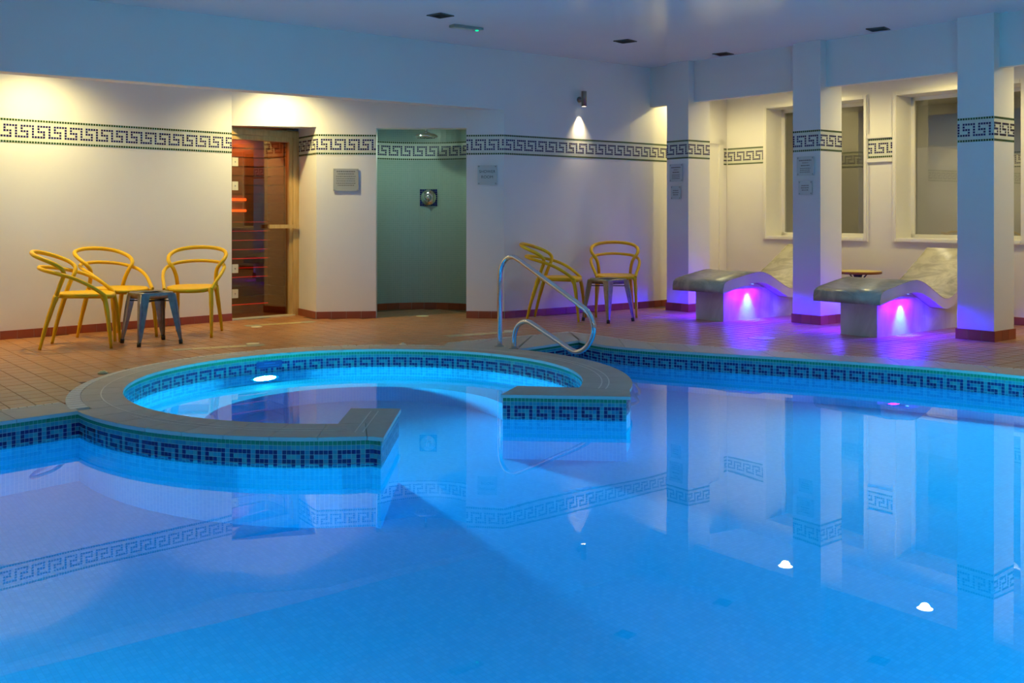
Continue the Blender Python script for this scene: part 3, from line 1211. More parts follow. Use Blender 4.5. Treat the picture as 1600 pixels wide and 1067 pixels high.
# ------------------------------------------------------------------ shower niche
SHX, SHY, SHR = -1.02, 10.95, 0.78
sh = empty('wall_shower', (SHX, SHY, 0), label='curved shower niche lined with small green mosaic', kind='structure')
arc_s = [(-1.448, 10.86), (-1.775, 10.88)] + arc(SHR, 186, -6, 40, SHX, SHY) + [(-0.27, 10.88), (-0.47, 10.87)]
mb = MB()
acc = 0
for a, b in zip(arc_s, arc_s[1:]):
    L = math.hypot(b[0] - a[0], b[1] - a[1])
    mb.face([(*a, 0), (*b, 0), (*b, 2.15), (*a, 2.15)], 0, [(acc, 0), (acc + L, 0), (acc + L, 2.15), (acc, 2.15)])
    acc += L
mb.build('niche_wall', M['shower'], sh)
mb = MB()
mb.prism([(-1.85, 10.70), (-0.2, 10.70), (-0.2, 11.8), (-1.85, 11.8)], 2.15, 2.17)
mb.build('niche_ceiling', M['wall'], sh)
band(arc(SHR, 170, 10, 40, SHX, SHY), -1, sh, phase=2)
a_s = arc(SHR, 165, 15, 14, SHX, SHY)
for i in range(14):
    q = MB()
    a, b = lerp(a_s[i], a_s[i + 1], 0.008), lerp(a_s[i], a_s[i + 1], 0.992)
    def inn(p, t=0.012):
        d = math.hypot(p[0] - SHX, p[1] - SHY)
        return (p[0] - (p[0] - SHX) / d * t, p[1] - (p[1] - SHY) / d * t)
    q.prism([a, b, inn(b), inn(a)], 0.0, 0.075)
    q.build('skirting_tile', M['skirt'][i % 3], sh)

x, y = -1.25, 10.95
r = empty('downlight', (x, y, 2.15), label='small greenish downlight in the ceiling of the shower niche', cat='ceiling light')  # added fill light that brightens the niche
for nm, me in (('bezel', 0), ('lens', 1)):
    q = MB()
    q.lathe((0, 0, 0), [(0.032, 0.003), (0.034, -0.004), (0.046, -0.005), (0.048, 0.0)] if me == 0 else [(0.0001, -0.0025), (0.032, -0.003)], 20)
    q.build(nm, M['white'] if me == 0 else emission('green_lens', (0.45, 1.0, 0.7), 3), r, local=True)
add_spot((x, y, 2.135), (x + 0.35, y + 0.15, 0), 18, (0.68, 1.0, 0.76), 165, 0.8, 0.03)
# rain shower head
hd = empty('rain_shower', (-0.955, 11.25, 1.945), label='large round chrome shower head at the top of the niche', cat='shower head')
mb = MB()
mb.lathe((-0.955, 11.25, 1.945), [(0.11, 0), (0.128, 0.006), (0.132, 0.02), (0.11, 0.038), (0.05, 0.055), (0.022, 0.07)], 32)
mb.build('rose', M['chrome'], hd)
mb = MB()
for k in range(18):
    for r in (0.035, 0.065, 0.092):
        a = 2 * PI * k / 18 + r * 9
        mb.lathe((-0.955 + r * math.cos(a), 11.25 + r * math.sin(a), 1.941), [(0.003, 0), (0.004, 0.005)], 6)
mb.build('nozzles', M['dark'], hd, kind='stuff')
mb = MB()
mb.tube([(-0.955, 11.25, 2.0), (-0.955, 11.25, 2.15)], 0.014, 12)
mb.build('pipe', M['chrome'], hd)
# valve on dark mosaic square
va = math.radians(86)
vp = Vector((SHX + (SHR - 0.004) * math.cos(va), SHY + (SHR - 0.004) * math.sin(va), 1.29))
vn = Vector((-math.cos(va), -math.sin(va), 0))
vt = Vector((-vn.y, vn.x, 0))
vl = empty('shower_valve', vp, label='round chrome shower control on a dark mosaic square', cat='shower valve')
mb = MB()
for i in range(8):
    for j in range(8):
        c = vp + vt * ((i - 3.5) * 0.0255) + Vector((0, 0, (j - 3.5) * 0.0245)) + vn * 0.010
        mb.obox(c, vt, (0, 0, 1), vn, 0.0112, 0.0108, 0.004)
mb.build('mosaic_square', M['pnavy'], vl, kind='stuff', label='square of small navy tiles')
mb = MB()
mb.lathe(vp + vn * 0.014, [(0.09, 0), (0.092, 0.006), (0.085, 0.014), (0.062, 0.02), (0.05, 0.03)], 32, vn)
mb.build('escutcheon', M['chrome'], vl)
mb = MB()
mb.lathe(vp + vn * 0.044, [(0.034, 0), (0.036, 0.03), (0.028, 0.045), (0.0001, 0.047)], 24, vn)
mb.tube([vp + vn * 0.075, vp + vn * 0.078 - Vector((0, 0, 0.055))], 0.008, 10)
mb.build('control_knob', M['chrome'], vl)

# ------------------------------------------------------------------ sauna
DDIR = Vector((pH[0] + 2.90, pH[1] - 10.455, 0)).normalized()
DN = Vector((DDIR.y, -DDIR.x, 0))          # towards the room
D0 = Vector((-2.93, 10.425, 0))
DLEN = (Vector((*pH, 0)) - D0).length
DZ = Vector((0, 0, 1))


def dbox(mb, s0, s1, n0, n1, z0, z1, mi=0):
    p = [D0 + DDIR * s0 + DN * n0, D0 + DDIR * s1 + DN * n0, D0 + DDIR * s1 + DN * n1, D0 + DDIR * s0 + DN * n1]
    mb.prism([(q.x, q.y) for q in p], z0, z1, mi)


door = empty('door_1', tuple(D0), label='bronze glass sauna door in a pale pine frame', kind='structure')
for nm, s0, s1, z0, z1 in (('door_post', DLEN - 0.115, DLEN, 0, 2.0), ('door_post', -0.09, 0.0, 0, 2.0), ('door_head', 0.0, DLEN - 0.115, 1.875, 2.0)):
    mb = MB()
    dbox(mb, s0, s1, -0.09, 0.0, z0, z1)
    mb.build(nm, M['pine'], door)
mb = MB()
dbox(mb, DLEN - 0.075, DLEN - 0.004, 0.0, 0.016, 0.0, 1.985)
dbox(mb, 0.0, DLEN - 0.075, 0.0, 0.016, 1.925, 1.985)
mb.build('door_casing', M['pine'], door)
mb = MB()
dbox(mb, -0.02, DLEN - 0.06, -0.08, 0.03, 0.0, 0.014)
mb.build('threshold', M['cover'], door)
mb = MB()
gl = D0 + DN * (-0.03)
q0, q1 = gl + DDIR * 0.0, gl + DDIR * (DLEN - 0.118)
mb.face([(q0.x, q0.y, 0.016), (q1.x, q1.y, 0.016), (q1.x, q1.y, 1.872), (q0.x, q0.y, 1.872)])
glass = mb.build('door_glass', M['door_glass'], door, label='tinted bronze glass leaf')
for z in (1.64, 1.39, 0.53, 0.27):
    mb = MB()
    dbox(mb, 0.055, 0.125, -0.042, -0.012, z - 0.045, z + 0.045)
    hg = mb.build('hinge', M['cover'], door)
    mb = MB()
    c = D0 + DDIR * 0.09 + DN * (-0.012) + DZ * z
    mb.lathe(c, [(0.007, 0), (0.006, 0.003)], 10, DN)
    q = mb.build('screw', M['chrome'], None)
    q.parent = hg
    q.matrix_parent_inverse = Matrix.Translation(-Vector(door.location))
    q.matrix_parent_inverse = hg.matrix_parent_inverse.copy()
    q.matrix_parent_inverse = Matrix.Identity(4)
mb = MB()
hs1 = DLEN - 0.03
dbox(mb, hs1 - 0.36, hs1, 0.035, 0.060, 0.945, 0.985)
dbox(mb, hs1 - 0.33, hs1 - 0.29, -0.028, 0.035, 0.952, 0.978)
dbox(mb, hs1 - 0.12, hs1 - 0.085, 0.0, 0.035, 0.952, 0.978)
mb.build('handle', M['pine'], door, label='horizontal wooden pull bar')

# the cabin behind the glass
cab = empty('wall_sauna', tuple(D0 + DN * -0.5), label='slatted wooden sauna cabin lit red behind the glass door', kind='structure')
BD = 0.42
mb = MB()
dbox(mb, -0.9, DLEN + 0.0, -BD - 0.06, -BD - 0.05, 0, 2.1)
mb.build('led_backing', M['sauna_wood'], cab)
z = 0.02
k = 0
while z < 2.02:
    h = 0.088
    mb = MB()
    dbox(mb, -0.9, DLEN - 0.10, -BD - 0.04, -BD, z, z + h)
    mb.build('slat', M['sauna_wood'], cab)
    if k in (0, 3, 4, 5, 6, 7, 8, 9, 18):
        mb = MB()
        lo = -0.9
        dbox(mb, lo, DLEN - 0.12, -BD - 0.045, -BD - 0.012, z + h + 0.001, z + h + (0.012 if k in (0, 5, 18) else 0.005))
        mb.build('led_strip', M['red_led'], cab)
    z += h + 0.012
    k += 1
# right cheek
for k in range(20):
    mb = MB()
    dbox(mb, DLEN - 0.13, DLEN - 0.10, -BD, -0.09, 0.02 + k * 0.1, 0.02 + k * 0.1 + 0.088)
    mb.build('slat', M['sauna_wood'], cab)
mb = MB()
dbox(mb, -0.9, DLEN, -BD, -0.09, 2.02, 2.05)
dbox(mb, -0.9, DLEN, -BD, -0.0, -0.003, 0.012)
dbox(mb, DLEN - 0.10, DLEN - 0.09, -BD, -0.09, 0, 2.02)
dbox(mb, -0.95, -0.9, -BD, -0.02, 0, 2.02)
mb.build('cabin_lining', M['sauna_wood'], cab)
for zz in (1.255, 1.135):
    c = D0 + DDIR * 0.36 + DN * (-BD + 0.02) + DZ * zz
    mb = MB()
    mb.tube([c - DDIR * 0.12, c + DDIR * 0.07], 0.014, 10)
    mb.build('heat_emitter', M['orange_led'], cab, label='glowing orange infrared emitter')
cl = D0 + DDIR * 0.35 + DN * (-0.24) + DZ * 1.5
add_spot(tuple(cl + DZ * 0.48), tuple(cl - DZ * 1.4), 14, (1.0, 0.46, 0.18), 160, 0.8, 0.05)

# ------------------------------------------------------------------ lamps
dl_descr = ['recessed downlight in the low ceiling above the sauna door', 'recessed downlight in the low ceiling above the leftmost chair',
            'recessed downlight in the low ceiling beyond the chairs', 'recessed downlight at the far end of the left recess']
dl_mb = [MB(), MB()]
dl_mb[0].lathe((0, 0, 0), [(0.078, 0.003), (0.080, -0.004), (0.096, -0.006), (0.100, -0.001), (0.100, 0.003)], 28)
dl_mb[1].lathe((0, 0, 0), [(0.0001, -0.0025), (0.078, -0.003)], 28)
me_ring, me_lens = dl_mb[0].build('bezel', M['white'], mesh_only=True), dl_mb[1].build('lens', M['lens'], mesh_only=True)


def downlight(x, y, z, label, power, target, angle=140, blend=0.6, group='recessed downlights'):
    r = empty('downlight', (x, y, z), label=label, cat='ceiling light', group=group)
    for nm, me in (('bezel', me_ring), ('lens', me_lens)):
        o = bpy.data.objects.new(nm, me)
        COL.objects.link(o)
        o.parent = r
    add_spot((x, y, z - 0.012), target, power, WARM, angle, blend, 0.05)


nA = Vector((1.60, -1.57)).normalized()
for k, (x, y) in enumerate(((-2.34, 10.10), (-3.91, 8.62), (-5.4, 7.25), (-6.7, 6.0))):
    downlight(x, y, RZ, dl_descr[k], P_COVE, (x - 0.06, y + 0.12, 0), 146, 1.0)
al_descr = ['alcove downlight behind the first column', 'alcove downlight above the first lounger', 'alcove downlight above the second lounger', 'alcove downlight past the third column',
            'alcove downlight near the end of the row']
for k, w in enumerate((-8.05, -6.987, -5.315, -3.62, -1.9)):
    x, y = wu(w, 9.54 if k else 9.22)
    downlight(x, y, 2.60, al_descr[k], P_ALC * (0.7 if k == 0 else 1), (x + 0.10, y + 0.08, 0), 172)

# wall lamp
lx, ly = 0.782, 11.175
wn = Vector((pG[1] - pF[1], -(pG[0] - pF[0]), 0)).normalized()
wp_l = Vector((0.745, 0, 0))
wp_l.y = 10.63 + (0.745 + 0.084) * (pG[1] - pF[1]) / (pG[0] - pF[0])
lc = Vector((wp_l.x, wp_l.y, 0)) + wn * 0.085
lamp = empty('wall_lamp', (wp_l.x, wp_l.y, 2.37), label='small satin steel cylinder wall lamp shining down the wall', cat='wall lamp')
mb = MB()
mb.lathe((lc.x, lc.y, 2.285), [(0.026, 0.003), (0.029, 0.0), (0.029, 0.168), (0.027, 0.170), (0.0001, 0.170)], 24)
mb.build('lamp_body', M['lamp_metal'], lamp)
mb = MB()
mb.lathe((lc.x, lc.y, 2.288), [(0.0001, 0.0), (0.0255, 0.0)], 24)
mb.build('lens', M['spot_lens'], lamp)
mb = MB()
mb.lathe((wp_l.x, wp_l.y, 2.37), [(0.032, 0), (0.032, 0.012), (0.014, 0.02), (0.014, 0.06)], 20, wn)
mb.build('bracket', M['lamp_metal'], lamp)
add_spot((lc.x, lc.y, 2.275), (lc.x - wn.x * 0.035, lc.y - wn.y * 0.035, 1.3), 16, (1.0, 0.80, 0.46), 70, 0.9, 0.012)
add_spot((lc.x, lc.y, 2.275), (lc.x - wn.x * 0.085, lc.y - wn.y * 0.085, 2.07), 12, (1.0, 0.84, 0.56), 44, 0.9, 0.008)

# underwater lamps; near and right wall ones are added out of view
ul_d = ['round white underwater light on the back wall of the spa', 'underwater light on the far pool wall past the third column', 'underwater light on the near pool wall beside the camera',
        'underwater light on the near pool wall, right half', 'underwater light low on the right pool wall', 'underwater light by the near left pool corner']
q = MB()
q.lathe((0, 0, 0), [(0.125, 0), (0.125, 0.016), (0.108, 0.022), (0.092, 0.012), (0.092, 0.004)], 28)
me_bez = q.build('bezel', M['chrome'], mesh_only=True)
q = MB()
q.lathe((0, 0, 0), [(0.0001, 0.013), (0.092, 0.012)], 28)
me_ul = q.build('lens', M['pool_lens'], mesh_only=True)

spa_a = math.degrees(math.atan2(7.835 - SY, -1.924 - SX))
spots = [(SX + (RI - 0.002) * math.cos(math.radians(spa_a)), SY + (RI - 0.002) * math.sin(math.radians(spa_a)), SX, SY, -0.40),
         (3.62, 6.60, 2.8, 5.6, -0.55), (-1.8, 1.303, -1.8, 3, -0.32), (2.4, 1.303, 2.4, 3, -0.32), (4.995, 3.0, 3.0, 3.0, -0.4)]
LENS = [(0, 1.35), (1, 1.25), (2, 0.85), (3, 0.62), (4, 0.8)]
for k, (x, y, tx, ty, z) in enumerate(spots):
    d = Vector((tx - x, ty - y, 0)).normalized()
    r = empty('underwater_light', (x, y, z), label=ul_d[k], cat='pool light', group='round underwater lights')
    r.rotation_euler = d.to_track_quat('Z', 'Y').to_euler()
    lm = q.build('lens', emission('pool_lamp_lens', (0.03 if k == 0 else 0.0, 0.80, 1.0), P_POOL * LENS[k][1]), mesh_only=True)
    for nm, me in (('bezel', me_bez), ('lens', lm)):
        o = bpy.data.objects.new(nm, me)
        COL.objects.link(o)
        o.parent = r

# ceiling fittings
vd = ['dark square ceiling vent next to the emergency light', 'dark square ceiling vent above the cylinder wall lamp side', 'dark square ceiling vent close to the beam over the first lounger',
      'dark square ceiling vent near the beam, toward the third column']
for k, (x, y, sz) in enumerate(((-0.622, 8.78, 0.085), (1.128, 10.07, 0.085), (2.27, 10.87, 0.085), (3.41, 9.42, 0.085))):
    v = empty('ceiling_vent', (x, y, CZ), -0.675, label=vd[k], cat='vent', group='square ceiling vents')
    mb = MB()
    for a0, a1, b0, b1 in ((-sz, sz, -sz, -sz + .012), (-sz, sz, sz - .012, sz), (-sz, -sz + .012, -sz, sz), (sz - .012, sz, -sz, sz)):
        mb.box(a0, a1, b0, b1, -0.008, 0)
    mb.build('vent_frame', M['vent'], v, local=True)
    for j in range(7):
        mb = MB()
        yy = -sz + 0.022 + j * (2 * sz - 0.044) / 6
        mb.obox((0, yy, -0.005), (1, 0, 0), (0, 0.8, 0.6), (0, -0.6, 0.8), sz - 0.012, 0.007, 0.0008)
        mb.build('slat', M['vent'], v, local=True)
    mb = MB()
    mb.box(-sz + .01, sz - .01, -sz + .01, sz - .01, -0.001, 0)
    mb.build('vent_void', M['vent_dark'], v, local=True)
em = empty('emergency_light', (-0.42, 9.30, CZ), 0.64, label='flat grey emergency light on the ceiling with a green indicator', cat='emergency light')
mb = MB()
mb.box(-0.16, 0.16, -0.045, 0.045, -0.022, 0)
mb.build('housing', M['fitting'], em, local=True)
mb = MB()
mb.box(-0.15, 0.08, -0.037, 0.037, -0.025, -0.022)
mb.build('diffuser', M['inlay_end'], em, local=True)
mb = MB()
mb.lathe((0.118, 0.0, -0.022), [(0.016, 0), (0.015, -0.006), (0.0001, -0.009)], 14)
mb.build('indicator', M['led_green'], em, local=True)


# ------------------------------------------------------------------ signs
def sign(name, c, t, n, w, h, lines, label, mat, ink, texts=None):
    """plate on a wall; lines = list of (height above centre, width, stroke)"""
    c, t, n = Vector(c), Vector(t), Vector(n)
    r = empty(name, tuple(c), label=label, cat='sign')
    mb = MB()
    mb.obox(c + n * 0.012, t, DZ, n, w / 2, h / 2, 0.003)
    mb.build('plate', mat, r)
    for i in (-1, 1):
        for j in (-1, 1):
            mb = MB()
            mb.lathe(c + t * (w / 2 - 0.014) * i + DZ * (h / 2 - 0.014) * j, [(0.007, 0), (0.007, 0.017), (0.005, 0.019)], 10, n)
            mb.build('screw', M['fitting'], r)
    if lines:
        rg = random.Random(len(label))
        for dz, lw, st in lines:
            mb = MB()
            x = -lw / 2
            while x < lw / 2 - 0.004:
                wd = rg.uniform(0.008, 0.022)
                wd = min(wd, lw / 2 - x)
                mb.obox(c + t * (x + wd / 2) + DZ * dz + n * 0.0155, t, DZ, n, wd / 2, st / 2, 0.0006)
                x += wd + 0.005
            mb.build('text_line', ink, r, kind='stuff')
    for tx, dz, size in (texts or []):
        cu = bpy.data.curves.new('lettering', 'FONT')
        cu.body = tx
        cu.size = size
        cu.align_x = 'CENTER'
        cu.align_y = 'CENTER'
        cu.extrude = 0.0006
        tmp = bpy.data.objects.new('lettering', cu)
        COL.objects.link(tmp)
        bpy.context.view_layer.update()
        me = bpy.data.meshes.new_from_object(tmp.evaluated_get(bpy.context.evaluated_depsgraph_get()))
        bpy.data.objects.remove(tmp)
        o = bpy.data.objects.new('lettering', me)
        me.materials.clear()
        me.materials.append(ink)
        COL.objects.link(o)
        rot = Matrix((t, DZ, n)).transposed().to_4x4()
        o.matrix_world = Matrix.Translation(c + n * 0.0158 + DZ * dz) @ rot
        o.parent = r
        o.matrix_parent_inverse = Matrix.Translation(-c)
    return r


def at_px(px, a, b):
    """point on wall line a-b seen at picture column px"""
    t = (px - 800) / 1580
    dx, dy = b[0] - a[0], b[1] - a[1]
    s = (t * a[1] - a[0]) / (dx - t * dy)
    return (a[0] + dx * s, a[1] + dy * s)


t1 = Vector((pD[0] - pC[0], pD[1] - pC[1], 0)).normalized()
n1 = Vector((t1.y, -t1.x, 0))
c1 = at_px(540.5, pC, pD)
sign('notice_plate', (*c1, 1.08 + 56 * c1[1] / 1580), t1, n1, 0.262, 0.235,
     [(0.088, 0.19, 0.012), (0.062, 0.17, 0.009), (0.036, 0.2, 0.007), (0.012, 0.2, 0.007), (-0.012, 0.19, 0.007), (-0.036, 0.2, 0.007), (-0.058, 0.17, 0.007)],
     'grey acrylic notice plate on the pier right of the sauna door', M['acrylic'], M['ink'])
t2 = Vector((pF[0] - pE[0], pF[1] - pE[1], 0)).normalized()
n2 = Vector((t2.y, -t2.x, 0))
c2 = at_px(761.5, pE, pF)
sign('shower_sign', (*c2, 1.08 + 63.5 * c2[1] / 1580), t2, n2, 0.205, 0.205, [], 'clear square plate lettered SHOWER ROOM right of the niche', M['acrylic_pale'], M['ink_dark'],
     [('SHOWER', 0.035, 0.042), ('ROOM', -0.022, 0.042)])
for w, nm1, nm2, p1, p2 in ((-7.60, 'upper notice plate on the column beside the lamp wall', 'lower notice plate on the column beside the lamp wall', (1057.5, 270, 0.195, 0.20), (1057, 301, 0.145, 0.15)),
                            (-5.885, 'upper notice plate on the column between the loungers', 'lower notice plate on the column between the loungers', (1259.5, 259.5, 0.2, 0.19), (1259.5, 293.5, 0.16, 0.14))):
    a, b = wu(w - 0.335, 8.622), wu(w - 0.012, 8.622)
    for lab, (px, py, ww, hh) in ((nm1, p1), (nm2, p2)):
        c = at_px(px, a, b)
        zc = 1.08 + (337 - py) * c[1] / 1580
        ln = [(hh * 0.30, ww * 0.72, 0.011), (hh * 0.17, ww * 0.35, 0.007), (hh * 0.03, ww * 0.5, 0.011), (-hh * 0.12, ww * 0.6, 0.007), (-hh * 0.22, ww * 0.6, 0.007), (-hh * 0.32, ww * 0.62, 0.007)] if hh > 0.16 else \
             [(hh * 0.16, ww * 0.55, 0.008), (0, ww * 0.6, 0.008), (-hh * 0.16, ww * 0.5, 0.008)]
        sign('notice_plate', (*c, zc), (0.625, -0.781, 0), (-0.781, -0.625, 0), ww, hh, ln, lab, M['acrylic_pale'], M['ink'])
# depth plaque in the spa
pa = math.radians(127.0)
pcx = Vector((SX + (RI - 0.005) * math.cos(pa), SY + (RI - 0.005) * math.sin(pa), -0.075))
pn = Vector((-math.cos(pa), -math.sin(pa), 0))
pt = Vector((pn.y, -pn.x, 0)) * -1
pq = empty('depth_plaque', tuple(pcx), label='dark blue lettered plaque set in the spa waterline mosaic', cat='plaque')
mb = MB()
mb.obox(pcx, pt, DZ, pn, 0.105, 0.026, 0.003)
mb.build('plate', M['plaque'], pq)
for dz, lw in ((0.009, 0.08), (-0.010, 0.17)):
    mb = MB()
    x = -lw / 2
    while x < lw / 2 - 0.002:
        mb.obox(pcx + pt * (x + 0.005) + DZ * dz + pn * 0.0035, pt, DZ, pn, 0.004, 0.004, 0.0005)
        x += 0.013
    mb.build('text_line', M['plaque_ink'], pq, kind='stuff')


# ------------------------------------------------------------------ chairs
def make_chair():
    r = empty('armchair', (0, 0, 0))
    Y = M['yellow']
    # seat: rounded dished shell
    mb = MB()
    outline = []
    N = 36
    for k in range(N):
        a = 2 * PI * k / N
        ca, sa = math.cos(a), math.sin(a)
        e = 0.62
        x, y = abs(ca) ** e * (1 if ca >= 0 else -1), abs(sa) ** e * (1 if sa >= 0 else -1)
        hw = 0.213 if y > 0 else 0.213 - 0.038 * abs(y)
        outline.append((x * hw, 0.03 + y * (0.225 if y > 0 else 0.215)))
    rings = [(0.0, 0.432), (0.45, 0.433), (0.8, 0.441), (0.95, 0.447), (1.0, 0.440), (0.995, 0.418), (0.94, 0.408)]
    base = len(mb.v)
    for f, z in rings[1:]:
        for (x, y) in outline:
            dz = -0.014 * max(0, (y - 0.12) / 0.13) ** 2
            mb.v.append((x * f, 0.03 + (y - 0.03) * f, z + dz))
    for i in range(len(rings) - 2):
        for k in range(N):
            a, b = base + i * N + k, base + i * N + (k + 1) % N
            mb.f.append((a, a + N, b + N, b))
            mb.mi.append(0), mb.uv.append(None), mb.sm.append(True)
    mb.f.append(tuple(base + k for k in range(N)))
    mb.mi.append(0), mb.uv.append(None), mb.sm.append(True)
    last = base + (len(rings) - 2) * N
    mb.f.append(tuple(last + k for k in range(N))[::-1])
    mb.mi.append(0), mb.uv.append(None), mb.sm.append(False)
    mb.build('seat', Y, r, local=True)
    for s in (-1, 1):
        mb = MB()
        mb.tube(smooth_path([(0.195 * s, 0.205, 0.428), (0.203 * s, 0.228, 0.36), (0.209 * s, 0.25, 0.2), (0.213 * s, 0.27, 0.0)], 4),
                [0.024] * 3 + [0.0195] * 4 + [0.017] * 3 + [0.014, 0.013, 0.0125], 10)
        mb.build('leg', Y, r, local=True)
        mb = MB()
        mb.tube(smooth_path([(0.172 * s, -0.155, 0.43), (0.180 * s, -0.185, 0.34), (0.193 * s, -0.235, 0.17), (0.205 * s, -0.275, 0.0)], 4),
                [0.024] * 3 + [0.020] * 4 + [0.017] * 3 + [0.014, 0.013, 0.0125], 10)
        mb.build('leg', Y, r, local=True)
    half = [(0.172, -0.16, 0.425), (0.178, -0.125, 0.52), (0.197, -0.095, 0.595), (0.234, -0.10, 0.648), (0.256, -0.155, 0.692), (0.248, -0.235, 0.728), (0.205, -0.31, 0.757), (0.11, -0.357, 0.776), (0, -0.372, 0.782)]
    path = half + [(-x, y, z) for x, y, z in half[-2::-1]]
    mb = MB()
    sp = smooth_path(path, 5)
    mb.tube(sp, [0.0178] * len(sp), 10)
    mb.build('back_hoop', Y, r, local=True)
    half = [(0.203, 0.225, 0.425), (0.222, 0.165, 0.475), (0.250, 0.075, 0.535), (0.262, -0.025, 0.582), (0.252, -0.13, 0.613), (0.207, -0.235, 0.638), (0.11, -0.30, 0.652), (0, -0.32, 0.657)]
    path = half + [(-x, y, z) for x, y, z in half[-2::-1]]
    mb = MB()
    sp = smooth_path(path, 5)
    mb.tube(sp, [0.0158] * len(sp), 10)
    mb.build('arm_rail', Y, r, local=True)
    return r


chair0 = make_chair()
places = [
    ((-3.57, 8.385), (0.98, 0.20), 'yellow plastic armchair seen side on, nearest the pool in the group of three', 'yellow armchairs by the long wall'),
    ((-3.515, 8.995), (0.45, -0.29), 'yellow plastic armchair against the wall in the middle of the group of three', 'yellow armchairs by the long wall'),
    ((-2.90, 9.20), (0.10, -1.0), 'yellow plastic armchair facing the pool beside the sauna door', 'yellow armchairs by the long wall'),
    ((0.465, 10.55), (0.97, -0.23), 'yellow plastic armchair seen side on, under the wall lamp', 'yellow armchairs by the lamp wall'),
    ((1.12, 10.97), (-0.06, -1.0), 'yellow plastic armchair facing the pool behind a metal stool near the columns', 'yellow armchairs by the lamp wall'),
]
for k, ((x, y), (fx, fy), lab, grp) in enumerate(places):
    c = chair0 if k == 0 else copy_tree(chair0)
    c.location = (x, y, 0.001)
    c.rotation_euler = (0, 0, math.atan2(fy, fx) - PI / 2)
    tag(c, lab, 'chair', grp)


def make_stool():
    r = empty('metal_stool', (0, 0, 0))
    S = M['steel']
    mb = MB()
    N = 32
    prof = [(0.55, 0.433), (0.86, 0.434), (0.95, 0.438), (0.99, 0.434), (1.0, 0.424), (1.0, 0.385), (0.985, 0.385), (0.975, 0.42)]
    base = len(mb.v)
    for f, z in prof:
        for k in range(N):
            a = 2 * PI * k / N
            ca, sa = math.cos(a), math.sin(a)
            e = 0.35
            mb.v.append((abs(ca) ** e * (1 if ca >= 0 else -1) * 0.150 * f, abs(sa) ** e * (1 if sa >= 0 else -1) * 0.150 * f, z))
    for i in range(len(prof) - 1):
        for k in range(N):
            a, b = base + i * N + k, base + i * N + (k + 1) % N
            mb.f.append((a, b, b + N, a + N))
            mb.mi.append(0), mb.uv.append(None), mb.sm.append(True)
    mb.f.append(tuple(base + k for k in range(N)))
    mb.mi.append(0), mb.uv.append(None), mb.sm.append(True)
    mb.build('seat', S, r, local=True)
    for sx in (-1, 1):
        for sy in (-1, 1):
            # folded sheet leg: an angle section tapering to the foot, with a pressed rib on the fold
            mb = MB()
            secs = []
            for t in (0, 0.3, 0.6, 0.85, 1.0):
                z = 0.425 * (1 - t) + 0.022 * t
                o = 0.148 + (0.187 - 0.148) * t
                wd = 0.054 * (1 - t) ** 0.8 + 0.021
                secs.append((z, o, wd))
            th = 0.003
            for (z0, o0, w0), (z1, o1, w1) in zip(secs, secs[1:]):
                for ax in (0, 1):
                    def P(o, w, z, inn, far):
                        a = o - (w if far else 0) - 0
                        b = o - (th if inn else 0)
                        return (sx * a, sy * b, z) if ax == 0 else (sx * b, sy * a, z)
                    qs = [[P(o0, w0, z0, 0, 0), P(o0, w0, z0, 0, 1), P(o1, w1, z1, 0, 1), P(o1, w1, z1, 0, 0)],
                          [P(o0, w0, z0, 1, 0), P(o1, w1, z1, 1, 0), P(o1, w1, z1, 1, 1), P(o0, w0, z0, 1, 1)],
                          [P(o0, w0, z0, 0, 1), P(o0, w0, z0, 1, 1), P(o1, w1, z1, 1, 1), P(o1, w1, z1, 0, 1)]]
                    for q_ in qs:
                        mb.face(q_)
            mb.tube([(sx * (o - 0.003), sy * (o - 0.003), z) for z, o, w in secs], [0.006, 0.010, 0.0095, 0.008, 0.006], 8)
            lg = mb.build('leg', S, r, local=True)
            mb = MB()
            mb.tube([(sx * 0.180, sy * 0.180, 0.0), (sx * 0.177, sy * 0.177, 0.035)], [0.0165, 0.0175], 10)
            ft = mb.build('foot_cap', M['dark'], None, local=True)
            ft.parent = lg
    mb = MB()
    mb.tube([(-0.145, -0.145, 0.355), (0.145, 0.145, 0.355)], 0.005, 8)
    mb.tube([(-0.145, 0.145, 0.362), (0.145, -0.145, 0.362)], 0.005, 8)
    mb.build('cross_brace', M['dark'], r, local=True)
    return r


st0 = make_stool()
for k, (x, y, a, lab) in enumerate(((-3.05, 8.555, 42, 'gunmetal stool table standing among the three armchairs'), (0.985, 10.37, 40, 'gunmetal stool table in front of the two armchairs by the lamp wall'))):
    s = st0 if k == 0 else copy_tree(st0)
    s.location = (x, y, 0.001)
    s.rotation_euler = (0, 0, math.radians(a))
    tag(s, lab, 'stool', 'metal stools used as side tables')

# ------------------------------------------------------------------ handrail
HR = empty('pool_handrail', (-0.10, 8.30, 0.008), label='bent polished steel handrail at the pool corner beside the spa', cat='handrail')


def hp(px, py):
    t = (px - 800) / 1580
    s = (8.30 * t + 0.10) / (0.70 + 0.72 * t)
    y = 8.30 - 0.72 * s
    return (-0.10 + 0.70 * s, y, 1.08 - (py - 337) * y / 1580)


